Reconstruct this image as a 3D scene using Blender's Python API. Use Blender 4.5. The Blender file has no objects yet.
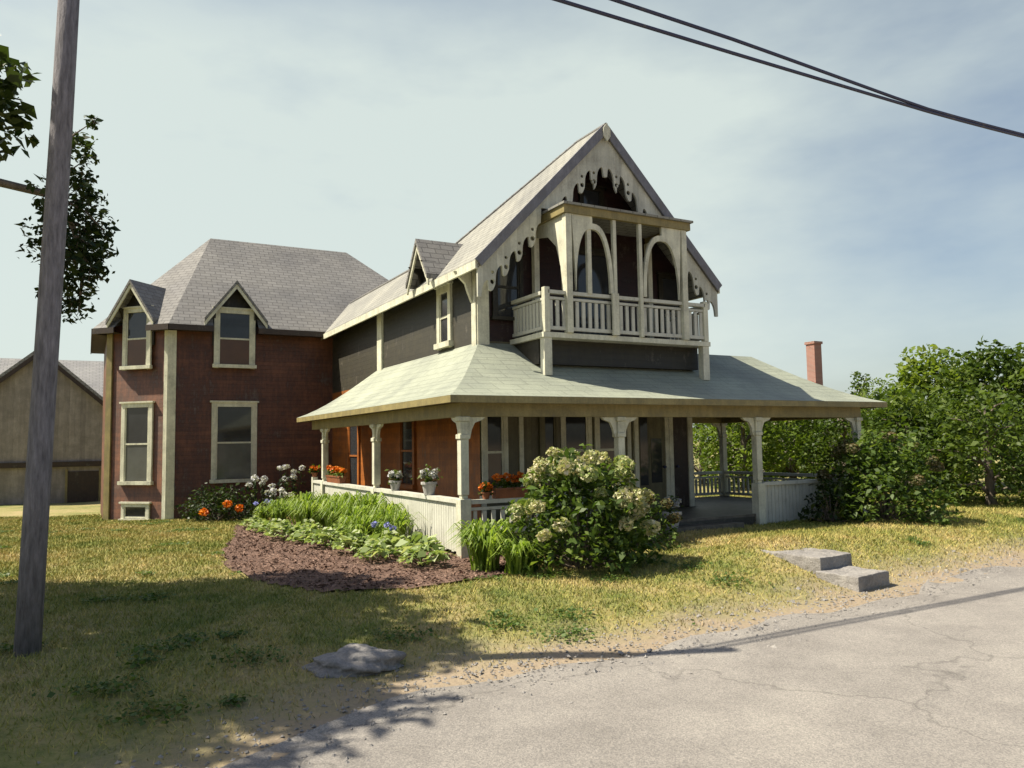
import bpy, bmesh, math, random
import numpy as np
from mathutils import Vector, Matrix
from mathutils.geometry import tessellate_polygon
from mathutils import noise as mnoise

random.seed(7)
RNG = np.random.default_rng(11)
S = bpy.context.scene
COL = S.collection
R = math.radians

# ------------------------------------------------------------------ camera frame (used for placing far things along a bearing)
CAM = Vector((-5.58, -12.0, 1.9))
YAW, PITCH, ROLL, FPX = R(28.6), R(4.33), R(.92), 780.0
RT = Vector((math.cos(YAW), -math.sin(YAW), 0))
FW = Vector((math.sin(YAW), math.cos(YAW), 0))


def at(x, depth):
    """ground position on the bearing of image column x at a given distance"""
    p = CAM + FW * depth + RT * (depth * (x - 512) / FPX)
    return p.x, p.y


# ------------------------------------------------------------------ ground height
def sstep(a, b, x):
    t = min(1, max(0, (x - a) / (b - a)))
    return t * t * (3 - 2 * t)


def road_edge(x):
    return -5.5 + (0.115 * x if x > 0 else 0) - (.42 * (-2.6 - x) ** 1.25 / (1 + .06 * (-2.6 - x)) if x < -2.6 else 0)


def gz(x, y):
    z = 0.14 * sstep(1, 5, x) * sstep(-5.2, -2.5, y)
    z -= 0.02 * min(15, max(0, y - 3)) * (1 - .6 * sstep(3, 10, x))
    z += .15 * math.exp(-((x - 4.2) / 1.5) ** 2 - ((y + 3.0) / .95) ** 2)
    e = road_edge(x)
    z -= 0.20 * (1 - sstep(e + .1, e + 2.4, y))
    if y < e:
        z -= .03
    return z + .012 * math.sin(x * 1.7 + .6 * y) + .010 * math.sin(y * 2.3 - x)


# ------------------------------------------------------------------ materials
def nodes(name):
    m = bpy.data.materials.new(name)
    m.use_nodes = True
    nt = m.node_tree
    nt.nodes.clear()
    out = nt.nodes.new('ShaderNodeOutputMaterial')
    b = nt.nodes.new('ShaderNodeBsdfPrincipled')
    nt.links.new(b.outputs[0], out.inputs[0])
    return m, nt, b, out


def N(nt, t, **kw):
    n = nt.nodes.new(t)
    for k, v in kw.items():
        if k in n.inputs.keys() if isinstance(k, str) else False:
            n.inputs[k].default_value = v
        else:
            setattr(n, k, v)
    return n


def ramp(nt, fac, stops, k=1.0):
    r = nt.nodes.new('ShaderNodeValToRGB')
    els = r.color_ramp.elements
    while len(els) < len(stops):
        els.new(.5)
    for e, (p, c) in zip(els, stops):
        e.position = p
        e.color = (*[x * k for x in c], 1)
    nt.links.new(fac, r.inputs[0])
    return r.outputs[0]


def noise(nt, vec, scale, detail=4, rough=.6):
    n = nt.nodes.new('ShaderNodeTexNoise')
    n.inputs['Scale'].default_value = scale
    n.inputs['Detail'].default_value = detail
    n.inputs['Roughness'].default_value = rough
    nt.links.new(vec, n.inputs['Vector'])
    return n.outputs['Fac']


def mixc(nt, fac, a, b, mode='MIX'):
    m = nt.nodes.new('ShaderNodeMix')
    m.data_type = 'RGBA'
    m.blend_type = mode
    for sock, v in ((m.inputs[0], fac), (m.inputs[6], a), (m.inputs[7], b)):
        if isinstance(v, bpy.types.NodeSocket):
            nt.links.new(v, sock)
        elif isinstance(v, (int, float)):
            sock.default_value = v
        else:
            sock.default_value = (*v, 1)
    return m.outputs[2]


def math_(nt, op, a, b=None):
    m = nt.nodes.new('ShaderNodeMath')
    m.operation = op
    for i, v in enumerate((a, b)):
        if v is None:
            continue
        if isinstance(v, bpy.types.NodeSocket):
            nt.links.new(v, m.inputs[i])
        else:
            m.inputs[i].default_value = v
    return m.outputs[0]


def bump(nt, b, h, strength=.4, dist=.02):
    n = nt.nodes.new('ShaderNodeBump')
    n.inputs['Strength'].default_value = strength
    n.inputs['Distance'].default_value = dist
    nt.links.new(h, n.inputs['Height'])
    nt.links.new(n.outputs[0], b.inputs['Normal'])


def tc(nt, which='Object'):
    return nt.nodes.new('ShaderNodeTexCoord').outputs[which]


def geopos(nt):
    return nt.nodes.new('ShaderNodeNewGeometry').outputs['Position']


KD = .74            # overall albedo level of the painted and paved surfaces


def m_paint(name, c, var=.25, rough=.55, board=0.0, axis='x', sc=3.0):
    """weathered paint; board > 0 adds grooves every `board` metres along the uv axis"""
    m, nt, b, _ = nodes(name)
    p = geopos(nt)
    f = noise(nt, p, sc, 5)
    f2 = noise(nt, p, sc * 9, 3)
    mp = nt.nodes.new('ShaderNodeMapping')
    mp.inputs['Scale'].default_value = (1, 1, .12)
    nt.links.new(p, mp.inputs[0])
    f3 = noise(nt, mp.outputs[0], 11, 5, .7)
    f = math_(nt, 'ADD', math_(nt, 'ADD', math_(nt, 'MULTIPLY', f, .45), math_(nt, 'MULTIPLY', f2, .2)), math_(nt, 'MULTIPLY', f3, .35))
    c = tuple(x * KD for x in c)
    lo = tuple(x * (1 - var) for x in c)
    hi = tuple(min(1, x * (1 + var)) for x in c)
    worn = tuple(.55 * a + .45 * b for a, b in zip(lo, (.16, .14, .11)))
    col = ramp(nt, f, [(.36, worn), (.45, lo), (.62, hi)])
    if board:
        uv = nt.nodes.new('ShaderNodeSeparateXYZ')
        nt.links.new(tc(nt, 'UV'), uv.inputs[0])
        v = math_(nt, 'DIVIDE', uv.outputs[0 if axis == 'x' else 1], board)
        fr = math_(nt, 'FRACT', v)
        cell = math_(nt, 'FLOOR', v)
        w = nt.nodes.new('ShaderNodeTexWhiteNoise')
        w.noise_dimensions = '1D'
        nt.links.new(cell, w.inputs['W'])
        tone = math_(nt, 'ADD', math_(nt, 'MULTIPLY', w.outputs[0], .3), .85)
        col = mixc(nt, 1.0, col, tone, 'MULTIPLY')
        if axis == 'y':      # clapboard: saw tooth, thick at the bottom edge
            h = math_(nt, 'SUBTRACT', 1.0, fr)
            bump(nt, b, h, .9, .03)
        else:
            g = math_(nt, 'GREATER_THAN', math_(nt, 'ABSOLUTE', math_(nt, 'SUBTRACT', fr, .5)), .44)
            h = math_(nt, 'SUBTRACT', 1.0, g)
            bump(nt, b, h, .8, .02)
    else:
        bump(nt, b, f2, .25, .01)
    nt.links.new(col, b.inputs['Base Color'])
    b.inputs['Roughness'].default_value = rough
    return m


def m_shingle(name, c1, c2, w=.32, h=.16, rough=.85, gap=.45):
    c1, c2 = [x * KD for x in c1], [x * KD for x in c2]
    m, nt, b, _ = nodes(name)
    br = nt.nodes.new('ShaderNodeTexBrick')
    nt.links.new(tc(nt, 'UV'), br.inputs['Vector'])
    br.inputs['Scale'].default_value = 1
    br.inputs['Brick Width'].default_value = w
    br.inputs['Row Height'].default_value = h
    br.inputs['Mortar Size'].default_value = .012
    br.inputs['Mortar Smooth'].default_value = .2
    br.inputs['Color1'].default_value = (*c1, 1)
    br.inputs['Color2'].default_value = (*c2, 1)
    br.inputs['Mortar'].default_value = (*[x * gap for x in c1], 1)
    p = geopos(nt)
    st = noise(nt, p, .7, 5)
    col = mixc(nt, 1.0, br.outputs[0], ramp(nt, st, [(.3, (.72, .72, .74)), (.7, (1.15, 1.13, 1.08))]), 'MULTIPLY')
    ms = noise(nt, p, 2.2, 6, .75)
    col = mixc(nt, ramp(nt, ms, [(.56, (0, 0, 0)), (.70, (.6, .6, .6))]), col, tuple(x * .55 for x in c1))
    gr = noise(nt, p, 60, 2)
    col = mixc(nt, .35, col, ramp(nt, gr, [(.3, (.4, .4, .4)), (.7, (1.3, 1.3, 1.3))]), 'MULTIPLY')
    nt.links.new(col, b.inputs['Base Color'])
    b.inputs['Roughness'].default_value = rough
    bump(nt, b, math_(nt, 'ADD', math_(nt, 'MULTIPLY', br.outputs[1], -1.0), math_(nt, 'MULTIPLY', gr, .3)), .6, .015)
    return m


def m_leaf(name, stops, trans=.35, rough=.5):
    m, nt, b, out = nodes(name)
    a = nt.nodes.new('ShaderNodeAttribute')
    a.attribute_name = 'tint'
    p = geopos(nt)
    f = math_(nt, 'ADD', math_(nt, 'MULTIPLY', a.outputs['Fac'], .7), math_(nt, 'MULTIPLY', noise(nt, p, 1.3, 3), .3))
    col = ramp(nt, f, stops, .85)
    nt.links.new(col, b.inputs['Base Color'])
    b.inputs['Roughness'].default_value = rough
    b.inputs['Specular IOR Level'].default_value = .3
    t = nt.nodes.new('ShaderNodeBsdfTranslucent')
    nt.links.new(mixc(nt, 1.0, col, (1.25, 1.3, .6), 'MULTIPLY'), t.inputs[0])
    mx = nt.nodes.new('ShaderNodeMixShader')
    mx.inputs[0].default_value = trans
    nt.links.new(b.outputs[0], mx.inputs[1])
    nt.links.new(t.outputs[0], mx.inputs[2])
    nt.links.new(mx.outputs[0], out.inputs[0])
    return m


def lawn_color(nt):
    p = geopos(nt)
    big = noise(nt, p, .32, 5, .65)
    mid = noise(nt, p, 1.4, 5, .7)
    fine = noise(nt, p, 14, 4, .7)
    f = math_(nt, 'ADD', math_(nt, 'ADD', math_(nt, 'MULTIPLY', big, .45), math_(nt, 'MULTIPLY', mid, .35)), math_(nt, 'MULTIPLY', fine, .2))
    col = ramp(nt, f, [(.36, (.085, .13, .03)), (.44, (.16, .18, .045)), (.50, (.25, .235, .08)), (.57, (.33, .275, .125)), (.66, (.36, .28, .17))], 1.1)
    # towards the road the turf is worn to pale grit
    sx = nt.nodes.new('ShaderNodeSeparateXYZ')
    nt.links.new(p, sx.inputs[0])
    xr = math_(nt, 'MULTIPLY', math_(nt, 'MAXIMUM', sx.outputs[0], 0.0), .115)
    d = math_(nt, 'SUBTRACT', math_(nt, 'SUBTRACT', sx.outputs[1], xr), -5.5)     # metres from the road edge
    q_ = math_(nt, 'MAXIMUM', math_(nt, 'SUBTRACT', -2.6, sx.outputs[0]), 0.0)
    d = math_(nt, 'ADD', d, math_(nt, 'MULTIPLY', math_(nt, 'POWER', q_, 1.2), .40))
    d = math_(nt, 'ADD', d, math_(nt, 'MULTIPLY', math_(nt, 'SUBTRACT', mid, .5), 2.2))
    mr = nt.nodes.new('ShaderNodeMapRange')
    nt.links.new(d, mr.inputs[0])
    mr.inputs[1].default_value, mr.inputs[2].default_value = .15, 1.1
    mr.inputs[3].default_value, mr.inputs[4].default_value = 1, 0
    return mixc(nt, mr.outputs[0], col, (.33, .27, .19)), fine


def m_lawn():
    m, nt, b, _ = nodes('lawn_soil')
    col, fine = lawn_color(nt)
    nt.links.new(mixc(nt, 1.0, col, (.85, .82, .8), 'MULTIPLY'), b.inputs['Base Color'])
    b.inputs['Roughness'].default_value = .95
    bump(nt, b, fine, .7, .04)
    return m


def m_grass():
    m, nt, b, out = nodes('grass_blade')
    col, fine = lawn_color(nt)
    a = nt.nodes.new('ShaderNodeAttribute')
    a.attribute_name = 'tint'
    col = mixc(nt, 1.0, col, ramp(nt, a.outputs['Fac'], [(0, (.65, .8, .6)), (.5, (1.1, 1.1, .9)), (1, (1.6, 1.45, 1.2))]), 'MULTIPLY')
    nt.links.new(col, b.inputs['Base Color'])
    b.inputs['Roughness'].default_value = .7
    b.inputs['Specular IOR Level'].default_value = .2
    return m


def m_ground(name, stops, scale, bumpd=.03, rough=.95, fine=22):
    m, nt, b, _ = nodes(name)
    p = geopos(nt)
    f1, f2 = noise(nt, p, scale, 6, .7), noise(nt, p, fine, 4, .7)
    f = math_(nt, 'ADD', math_(nt, 'MULTIPLY', f1, .55), math_(nt, 'MULTIPLY', f2, .45))
    nt.links.new(ramp(nt, f, stops, KD), b.inputs['Base Color'])
    b.inputs['Roughness'].default_value = rough
    bump(nt, b, f2, .7, bumpd)
    return m


def m_road(name, stops, scale, bumpd, rough, fine):
    m = m_ground(name, stops, scale, bumpd, rough, fine)
    nt = m.node_tree
    b = next(n for n in nt.nodes if n.type == 'BSDF_PRINCIPLED')
    col = b.inputs['Base Color'].links[0].from_socket
    p = geopos(nt)
    wv = nt.nodes.new('ShaderNodeVectorMath')
    wv.operation = 'ADD'
    nz = nt.nodes.new('ShaderNodeTexNoise')
    nz.inputs['Scale'].default_value = 1.6
    nz.inputs['Detail'].default_value = 5
    nt.links.new(p, nz.inputs['Vector'])
    nt.links.new(p, wv.inputs[0])
    nt.links.new(nz.outputs['Color'], wv.inputs[1])
    vo = nt.nodes.new('ShaderNodeTexVoronoi')
    vo.feature = 'DISTANCE_TO_EDGE'
    vo.inputs['Scale'].default_value = .28
    nt.links.new(wv.outputs[0], vo.inputs['Vector'])
    crack = ramp(nt, vo.outputs['Distance'], [(.0, (.68, .68, .68)), (.008, (1, 1, 1))])
    col = mixc(nt, 1.0, col, crack, 'MULTIPLY')
    st = nt.nodes.new('ShaderNodeTexVoronoi')
    st.inputs['Scale'].default_value = 95
    nt.links.new(p, st.inputs['Vector'])
    col = mixc(nt, .55, col, ramp(nt, st.outputs['Color'], [(.2, (.6, .6, .6)), (.8, (1.4, 1.37, 1.3))]), 'MULTIPLY')
    nt.links.new(col, b.inputs['Base Color'])
    return m


def m_glass(name, c=(.03, .032, .035), rough=.06):
    m, nt, b, _ = nodes(name)
    p = geopos(nt)
    f = noise(nt, p, 1.6, 3)
    nt.links.new(ramp(nt, f, [(.35, tuple(x * .85 for x in c)), (.65, tuple(x * 1.15 for x in c))]), b.inputs['Base Color'])
    b.inputs['Roughness'].default_value = rough
    bump(nt, b, noise(nt, p, 1.5, 1), .03, .02)
    return m


def m_bark(name, c):
    m, nt, b, _ = nodes(name)
    mp = nt.nodes.new('ShaderNodeMapping')
    mp.inputs['Scale'].default_value = (1, 1, .16)
    nt.links.new(geopos(nt), mp.inputs[0])
    f = noise(nt, mp.outputs[0], 26, 5, .7)
    nt.links.new(ramp(nt, f, [(.3, tuple(x * .45 for x in c)), (.7, tuple(x * 1.3 for x in c))]), b.inputs['Base Color'])
    b.inputs['Roughness'].default_value = .9
    bump(nt, b, f, .8, .03)
    return m


def m_brick(name, c):
    m, nt, b, _ = nodes(name)
    br = nt.nodes.new('ShaderNodeTexBrick')
    nt.links.new(tc(nt, 'UV'), br.inputs['Vector'])
    br.inputs['Scale'].default_value = 1
    br.inputs['Brick Width'].default_value = .21
    br.inputs['Row Height'].default_value = .075
    br.inputs['Mortar Size'].default_value = .01
    br.inputs['Color1'].default_value = (*c, 1)
    br.inputs['Color2'].default_value = (*[x * .7 for x in c], 1)
    br.inputs['Mortar'].default_value = (.35, .32, .28, 1)
    nt.links.new(br.outputs[0], b.inputs['Base Color'])
    b.inputs['Roughness'].default_value = .9
    return m


M = dict(
    trim=m_paint('cream_trim', (.80, .79, .62), .18),
    barge=m_paint('grey_green_boards', (.66, .66, .55), .16, board=.155, axis='x'),
    rail=m_paint('white_boards', (.74, .73, .68), .10, board=.105, axis='x'),
    white=m_paint('white_paint', (.72, .72, .62), .10),
    fascia=m_paint('ochre_fascia', (.33, .27, .11), .22),
    soffit=m_paint('brown_soffit', (.16, .10, .04), .2, board=.1, axis='x'),
    olive=m_paint('olive_boards', (.15, .135, .07), .2, board=.11, axis='x'),
    amber=m_paint('amber_glow_clapboard', (.38, .12, .018), .3, board=.13, axis='y', rough=.5),  # orange-brown boards, with the warm reflected glow under the porch put into the colour
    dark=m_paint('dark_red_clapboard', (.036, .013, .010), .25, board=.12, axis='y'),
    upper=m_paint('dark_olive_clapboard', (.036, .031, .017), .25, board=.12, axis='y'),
    wing=m_paint('red_brown_clapboard', (.16, .058, .022), .4, board=.12, axis='y', sc=1.2),
    door=m_paint('dark_door', (.05, .03, .02), .3),
    floor=m_paint('grey_deck', (.16, .14, .11), .25, board=.12, axis='x'),
    slate=m_paint('slate_grey_paint', (.22, .22, .25), .2),
    stonef=m_paint('fieldstone', (.24, .22, .19), .4),
    roof=m_shingle('grey_shingles', (.305, .30, .295), (.245, .24, .235)),
    roofl=m_shingle('pale_shingles', (.40, .40, .36), (.34, .34, .31)),
    proof=m_shingle('pale_green_roofing', (.42, .46, .37), (.395, .435, .345), .5, .2, .7, .72),
    barnroof=m_shingle('barn_roofing', (.42, .42, .42), (.36, .36, .37)),
    barn=m_paint('barn_boards', (.36, .32, .28), .2, board=.2, axis='x'),
    glass=m_glass('dark_glass'),
    curtain=m_glass('curtained_glass', (.075, .08, .08), .12),
    blind=m_glass('brown_blind', (.075, .032, .014), .3),
    bark=m_bark('bark', (.16, .13, .10)),
    pole=m_bark('pole_wood', (.20, .19, .21)),
    granite=m_ground('granite', [(.35, (.20, .19, .18)), (.5, (.34, .32, .30)), (.65, (.46, .44, .41))], 3, .02, .85, 40),
    road=m_road('worn_asphalt', [(.35, (.22, .205, .19)), (.5, (.31, .29, .27)), (.66, (.41, .385, .35))], 1.1, .012, .9, 70),
    mulch=m_ground('bark_mulch', [(.35, (.09, .05, .035)), (.5, (.19, .11, .08)), (.65, (.30, .19, .14))], 3, .05, .95, 30),
    wire=m_paint('wire_black', (.035, .04, .10), .1),
    brick=m_brick('chimney_brick', (.30, .10, .065)),
    terracotta=m_paint('terracotta', (.35, .12, .05), .2),
    pot=m_paint('pale_pot', (.6, .58, .55), .1),
)
L = dict(
    tree=m_leaf('tree_leaf', [(.2, (.03, .06, .010)), (.55, (.085, .135, .02)), (.85, (.16, .21, .035))], .4),
    light=m_leaf('bright_leaf', [(.2, (.07, .12, .014)), (.55, (.15, .22, .03)), (.85, (.26, .32, .06))], .45),
    dark=m_leaf('dark_leaf', [(.2, (.012, .026, .007)), (.55, (.03, .055, .012)), (.85, (.07, .10, .02))], .25),
    hyd=m_leaf('hydrangea_leaf', [(.2, (.04, .075, .014)), (.55, (.10, .165, .03)), (.85, (.20, .26, .06))], .4),
    lily=m_leaf('lily_leaf', [(.2, (.13, .21, .025)), (.55, (.25, .37, .05)), (.85, (.38, .47, .11))], .45),
    hosta=m_leaf('hosta_leaf', [(.2, (.20, .28, .09)), (.55, (.36, .45, .18)), (.85, (.55, .60, .36))], .35),
    cream=m_leaf('cream_petal', [(.2, (.34, .40, .15)), (.55, (.60, .58, .33)), (.85, (.80, .70, .55))], .2),
    green_head=m_leaf('green_head_petal', [(.2, (.22, .30, .08)), (.55, (.38, .43, .17)), (.85, (.60, .56, .36))], .25),
    orange=m_leaf('orange_petal', [(.2, (.55, .10, .01)), (.55, (.80, .20, .015)), (.85, (.85, .33, .03))], .2),
    whitef=m_leaf('white_petal', [(.2, (.45, .45, .50)), (.55, (.65, .65, .70)), (.85, (.8, .8, .82))], .2),
    blue=m_leaf('blue_petal', [(.2, (.18, .2, .55)), (.55, (.30, .33, .75)), (.85, (.5, .52, .85))], .2),
    rust=m_leaf('rusty_leaf', [(.2, (.06, .08, .02)), (.5, (.13, .13, .05)), (.85, (.30, .21, .14))], .25),
)


# ------------------------------------------------------------------ object helpers
def tag(o, label=None, cat=None, group=None, kind=None):
    for k, v in (('label', label), ('category', cat), ('group', group), ('kind', kind)):
        if v:
            o[k] = v
    return o


def thing(name, loc, label, cat, group=None):
    o = bpy.data.objects.new(name, None)
    COL.objects.link(o)
    o.empty_display_size = .2
    o.location = loc
    return tag(o, label, cat, group)


def root_of(o):
    while o.parent:
        o = o.parent
    return o


def auto_uv(me):
    uvl = me.uv_layers.new(name='UVMap')
    for p in me.polygons:
        n = p.normal
        if abs(n.z) > .985:
            u, v = Vector((1, 0, 0)), Vector((0, 1, 0))
        else:
            u = Vector((-n.y, n.x, 0)).normalized()
            v = n.cross(u)
        for li in p.loop_indices:
            co = me.vertices[me.loops[li].vertex_index].co
            uvl.data[li].uv = (co.dot(u), co.dot(v))


class MB:
    def __init__(s):
        s.v, s.f = [], []

    def poly(s, pts):
        i = len(s.v)
        s.v += [Vector(p) for p in pts]
        s.f.append(list(range(i, i + len(pts))))
        return s

    def obox(s, c, size, u=(1, 0, 0), n=None, w=(0, 0, 1)):
        """box centred at c, size along u, (w x u), w"""
        u = Vector(u).normalized()
        w = Vector(w).normalized()
        n = Vector(n).normalized() if n else w.cross(u)
        i = len(s.v)
        c = Vector(c)
        for a in (-.5, .5):
            for b in (-.5, .5):
                for d in (-.5, .5):
                    s.v.append(c + u * (a * size[0]) + n * (b * size[1]) + w * (d * size[2]))
        fs = [(0, 1, 3, 2), (4, 6, 7, 5), (0, 4, 5, 1), (2, 3, 7, 6), (0, 2, 6, 4), (1, 5, 7, 3)]
        if u.cross(n).dot(w) < 0:
            fs = [f[::-1] for f in fs]
        s.f += [[i + k for k in f] for f in fs]
        return s

    def box(s, x0, x1, y0, y1, z0, z1):
        return s.obox(((x0 + x1) / 2, (y0 + y1) / 2, (z0 + z1) / 2), (x1 - x0, y1 - y0, z1 - z0))

    def beam(s, a, b, w, h, up=(0, 0, 1)):
        a, b = Vector(a), Vector(b)
        d = (b - a)
        u = d.normalized()
        up = Vector(up)
        n = up.cross(u).normalized()
        return s.obox((a + b) / 2, (d.length, w, h), u, n, u.cross(n))

    def tube(s, pts, rad, seg=10, cap=True):
        pts = [Vector(p) for p in pts]
        rad = rad if isinstance(rad, (list, tuple)) else [rad] * len(pts)
        base = len(s.v)
        ref = None
        for k, p in enumerate(pts):
            d = (pts[min(k + 1, len(pts) - 1)] - pts[max(k - 1, 0)]).normalized()
            if ref is None:
                ref = d.orthogonal().normalized()
            ref = (ref - d * ref.dot(d)).normalized()
            b = d.cross(ref)
            for j in range(seg):
                a = 2 * math.pi * j / seg
                s.v.append(p + (ref * math.cos(a) + b * math.sin(a)) * rad[k])
        for k in range(len(pts) - 1):
            for j in range(seg):
                j2 = (j + 1) % seg
                s.f.append([base + k * seg + j, base + k * seg + j2, base + (k + 1) * seg + j2, base + (k + 1) * seg + j])
        if cap:
            s.f.append([base + j for j in range(seg)][::-1])
            s.f.append([base + (len(pts) - 1) * seg + j for j in range(seg)])
        return s

    def lathe(s, prof, c, seg=12):
        base = len(s.v)
        c = Vector(c)
        for r_, z in prof:
            for j in range(seg):
                a = 2 * math.pi * (j + .5) / seg
                s.v.append(c + Vector((r_ * math.cos(a), r_ * math.sin(a), z)))
        for k in range(len(prof) - 1):
            for j in range(seg):
                j2 = (j + 1) % seg
                s.f.append([base + k * seg + j, base + k * seg + j2, base + (k + 1) * seg + j2, base + (k + 1) * seg + j])
        s.f.append([base + j for j in range(seg)][::-1])
        s.f.append([base + (len(prof) - 1) * seg + j for j in range(seg)])
        return s

    def prism(s, outline, o, u, w, n, th, holes=()):
        """outline [(a,b)] in the plane (u,w) at origin o, thickness th along n"""
        o, u, w, n = Vector(o), Vector(u), Vector(w), Vector(n)
        loops = [list(outline)] + [list(h) for h in holes]
        for li, lp in enumerate(loops):
            k = len(lp)
            area = sum(lp[i][0] * lp[(i + 1) % k][1] - lp[(i + 1) % k][0] * lp[i][1] for i in range(k))
            if (area < 0) == (li == 0):
                loops[li] = lp[::-1]
        flat = [p for lp in loops for p in lp]
        K = len(flat)
        flip = u.cross(w).dot(n) < 0
        i = len(s.v)
        s.v += [o + u * a + w * b + n * th for a, b in flat] + [o + u * a + w * b for a, b in flat]
        for t in tessellate_polygon([[Vector((a, b, 0)) for a, b in lp] for lp in loops]):
            (ax, ay), (bx, by), (cx, cy) = (flat[q] for q in t)
            t = list(t)
            if (bx - ax) * (cy - ay) - (cx - ax) * (by - ay) < 0:
                t = t[::-1]
            f = [i + q for q in t]
            g = [i + K + q for q in t[::-1]]
            s.f += [f[::-1], g[::-1]] if flip else [f, g]
        st = 0
        for lp in loops:
            k = len(lp)
            for q in range(k):
                r_ = (q + 1) % k
                f = [i + st + q, i + K + st + q, i + K + st + r_, i + st + r_]
                s.f.append(f[::-1] if flip else f)
            st += k
        return s

    def build(s, name, mat, parent=None, smooth=False, bevel=0):
        off = Vector(root_of(parent).location) if parent else Vector((0, 0, 0))
        me = bpy.data.meshes.new(name)
        me.from_pydata([tuple(v - off) for v in s.v], [], s.f)
        me.update()
        if bevel:
            bm = bmesh.new()
            bm.from_mesh(me)
            bmesh.ops.remove_doubles(bm, verts=bm.verts, dist=1e-5)
            bmesh.ops.bevel(bm, geom=[e for e in bm.edges if e.is_manifold and e.calc_face_angle(0) > .5],
                            offset=bevel, segments=2, affect='EDGES', profile=.6)
            bm.to_mesh(me)
            bm.free()
            me.update()
        auto_uv(me)
        me.materials.append(mat)
        if smooth:
            for p in me.polygons:
                p.use_smooth = True
        o = bpy.data.objects.new(name, me)
        COL.objects.link(o)
        if parent:
            o.parent = parent
        return o


def copy_obj(o, parent=None, loc=None):
    c = o.copy()
    COL.objects.link(c)
    c.parent = parent
    if loc is not None:
        c.location = loc
    for ch in o.children:
        copy_obj(ch, c)
    return c


# ---- foliage: many small leaf faces
def leaves(name, mat, parent, cen, size, aspect=.55, up=.3, tint=None, droop=0.0):
    """cen (n,3) world; one pointed four-cornered leaf per centre"""
    cen = np.asarray(cen, float)
    n = len(cen)
    off = np.array(root_of(parent).location) if parent else np.zeros(3)
    size = np.broadcast_to(np.asarray(size, float), (n,)) * np.clip(RNG.lognormal(-.05, .32, n), .4, 1.9)
    nr = RNG.normal(size=(n, 3))
    nr[:, 2] = np.abs(nr[:, 2]) * (1 + up) + up
    nr /= np.linalg.norm(nr, axis=1)[:, None]
    t = np.cross(nr, RNG.normal(size=(n, 3)))
    t /= np.linalg.norm(t, axis=1)[:, None]
    t[:, 2] -= droop
    b = np.cross(nr, t)
    L_ = (t * size[:, None])
    W_ = (b * (size * aspect)[:, None])
    c = cen - off
    fold = nr * (size * .12)[:, None]
    v = np.stack([c - L_ * .5, c + W_ * .5 + fold, c + L_ * .5, c - W_ * .5 + fold], 1).reshape(-1, 3)
    me = bpy.data.meshes.new(name)
    me.vertices.add(4 * n)
    me.vertices.foreach_set('co', v.ravel())
    me.loops.add(4 * n)
    me.loops.foreach_set('vertex_index', np.arange(4 * n, dtype=np.int32))
    me.polygons.add(n)
    me.polygons.foreach_set('loop_start', np.arange(0, 4 * n, 4, dtype=np.int32))
    me.update(calc_edges=True)
    a = me.attributes.new('tint', 'FLOAT', 'FACE')
    tt = RNG.uniform(0, 1, n) if tint is None else np.clip(tint + RNG.normal(0, .16, n), 0, 1)
    a.data.foreach_set('value', tt.astype(np.float32))
    me.materials.append(mat)
    me.validate()
    o = bpy.data.objects.new(name, me)
    COL.objects.link(o)
    if parent:
        o.parent = parent
    return o


def blob_points(blobs, per_m2, fill=.45):
    """points near the skin of ragged spheres; returns points and a per-clump tint"""
    P, T = [], []
    for (c, r_, sq) in blobs:
        n = max(8, int(4 * math.pi * r_ * r_ * per_m2))
        d = RNG.normal(size=(n, 3))
        d /= np.linalg.norm(d, axis=1)[:, None]
        ph = RNG.uniform(0, 6.28, 3)
        lump = 1 + .22 * np.sin(d[:, 0] * 4 + ph[0]) * np.sin(d[:, 1] * 5 + ph[1]) + .15 * np.sin(d[:, 2] * 7 + ph[2])
        rr = r_ * lump * (1 - fill * RNG.uniform(0, 1, n) ** 2) + RNG.normal(0, .05 * r_, n)
        p = d * rr[:, None]
        p[:, 2] *= sq
        P.append(p + np.array(c))
        T.append(np.full(n, RNG.uniform(.25, .75)))
    return np.concatenate(P), np.concatenate(T)


def tree(x, y, h, rad, mat, label, name='leafy_tree', group=None, leaf=.16, nb=26, dens=26, trunk_h=.35, squash=.85, tr=.02, cat='tree'):
    z0 = gz(x, y) - .05
    t = thing(name, (x, y, z0), label, cat, group)
    rnd = random.Random(int(x * 31 + y * 17))
    mb = MB()
    r0 = tr * h + .05
    lean = rnd.uniform(-.04, .04) * h
    top = Vector((x + lean, y + .3 * lean, z0 + h * .8))
    mb.tube([(x, y, z0), (x + .15 * lean, y, z0 + h * .08), (x + .5 * lean, y, z0 + h * .4), top], [r0 * 1.5, r0, r0 * .75, r0 * .15], 9)
    blobs = []
    for k in range(nb):
        a = k * 2.4 + rnd.uniform(-.3, .3)
        f = (k + .5) / nb
        zz = trunk_h + (1 - trunk_h) * f * .93
        prof = math.sin(math.pi * min(.97, .12 + .85 * f)) ** .6
        rr = rad * prof * rnd.uniform(.45, .85)
        br = rad * rnd.uniform(.22, .38)
        c = (x + lean * zz + rr * math.cos(a), y + rr * math.sin(a), z0 + h * zz - br * .4)
        blobs.append((c, br, squash))
        if k % 2 == 0:
            s0 = Vector((x + lean * zz * .7, y, z0 + h * max(trunk_h * .8, zz - .22)))
            mid = (s0 + Vector(c)) / 2 + Vector((0, 0, .05 * h))
            mb.tube([s0, mid, c], [r0 * .4, r0 * .25, r0 * .08], 6)
    mb.build('trunk', M['bark'], t, smooth=True)
    p, ti = blob_points(blobs, dens)
    leaves('crown', mat, t, p, leaf, tint=ti)
    return t


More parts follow.
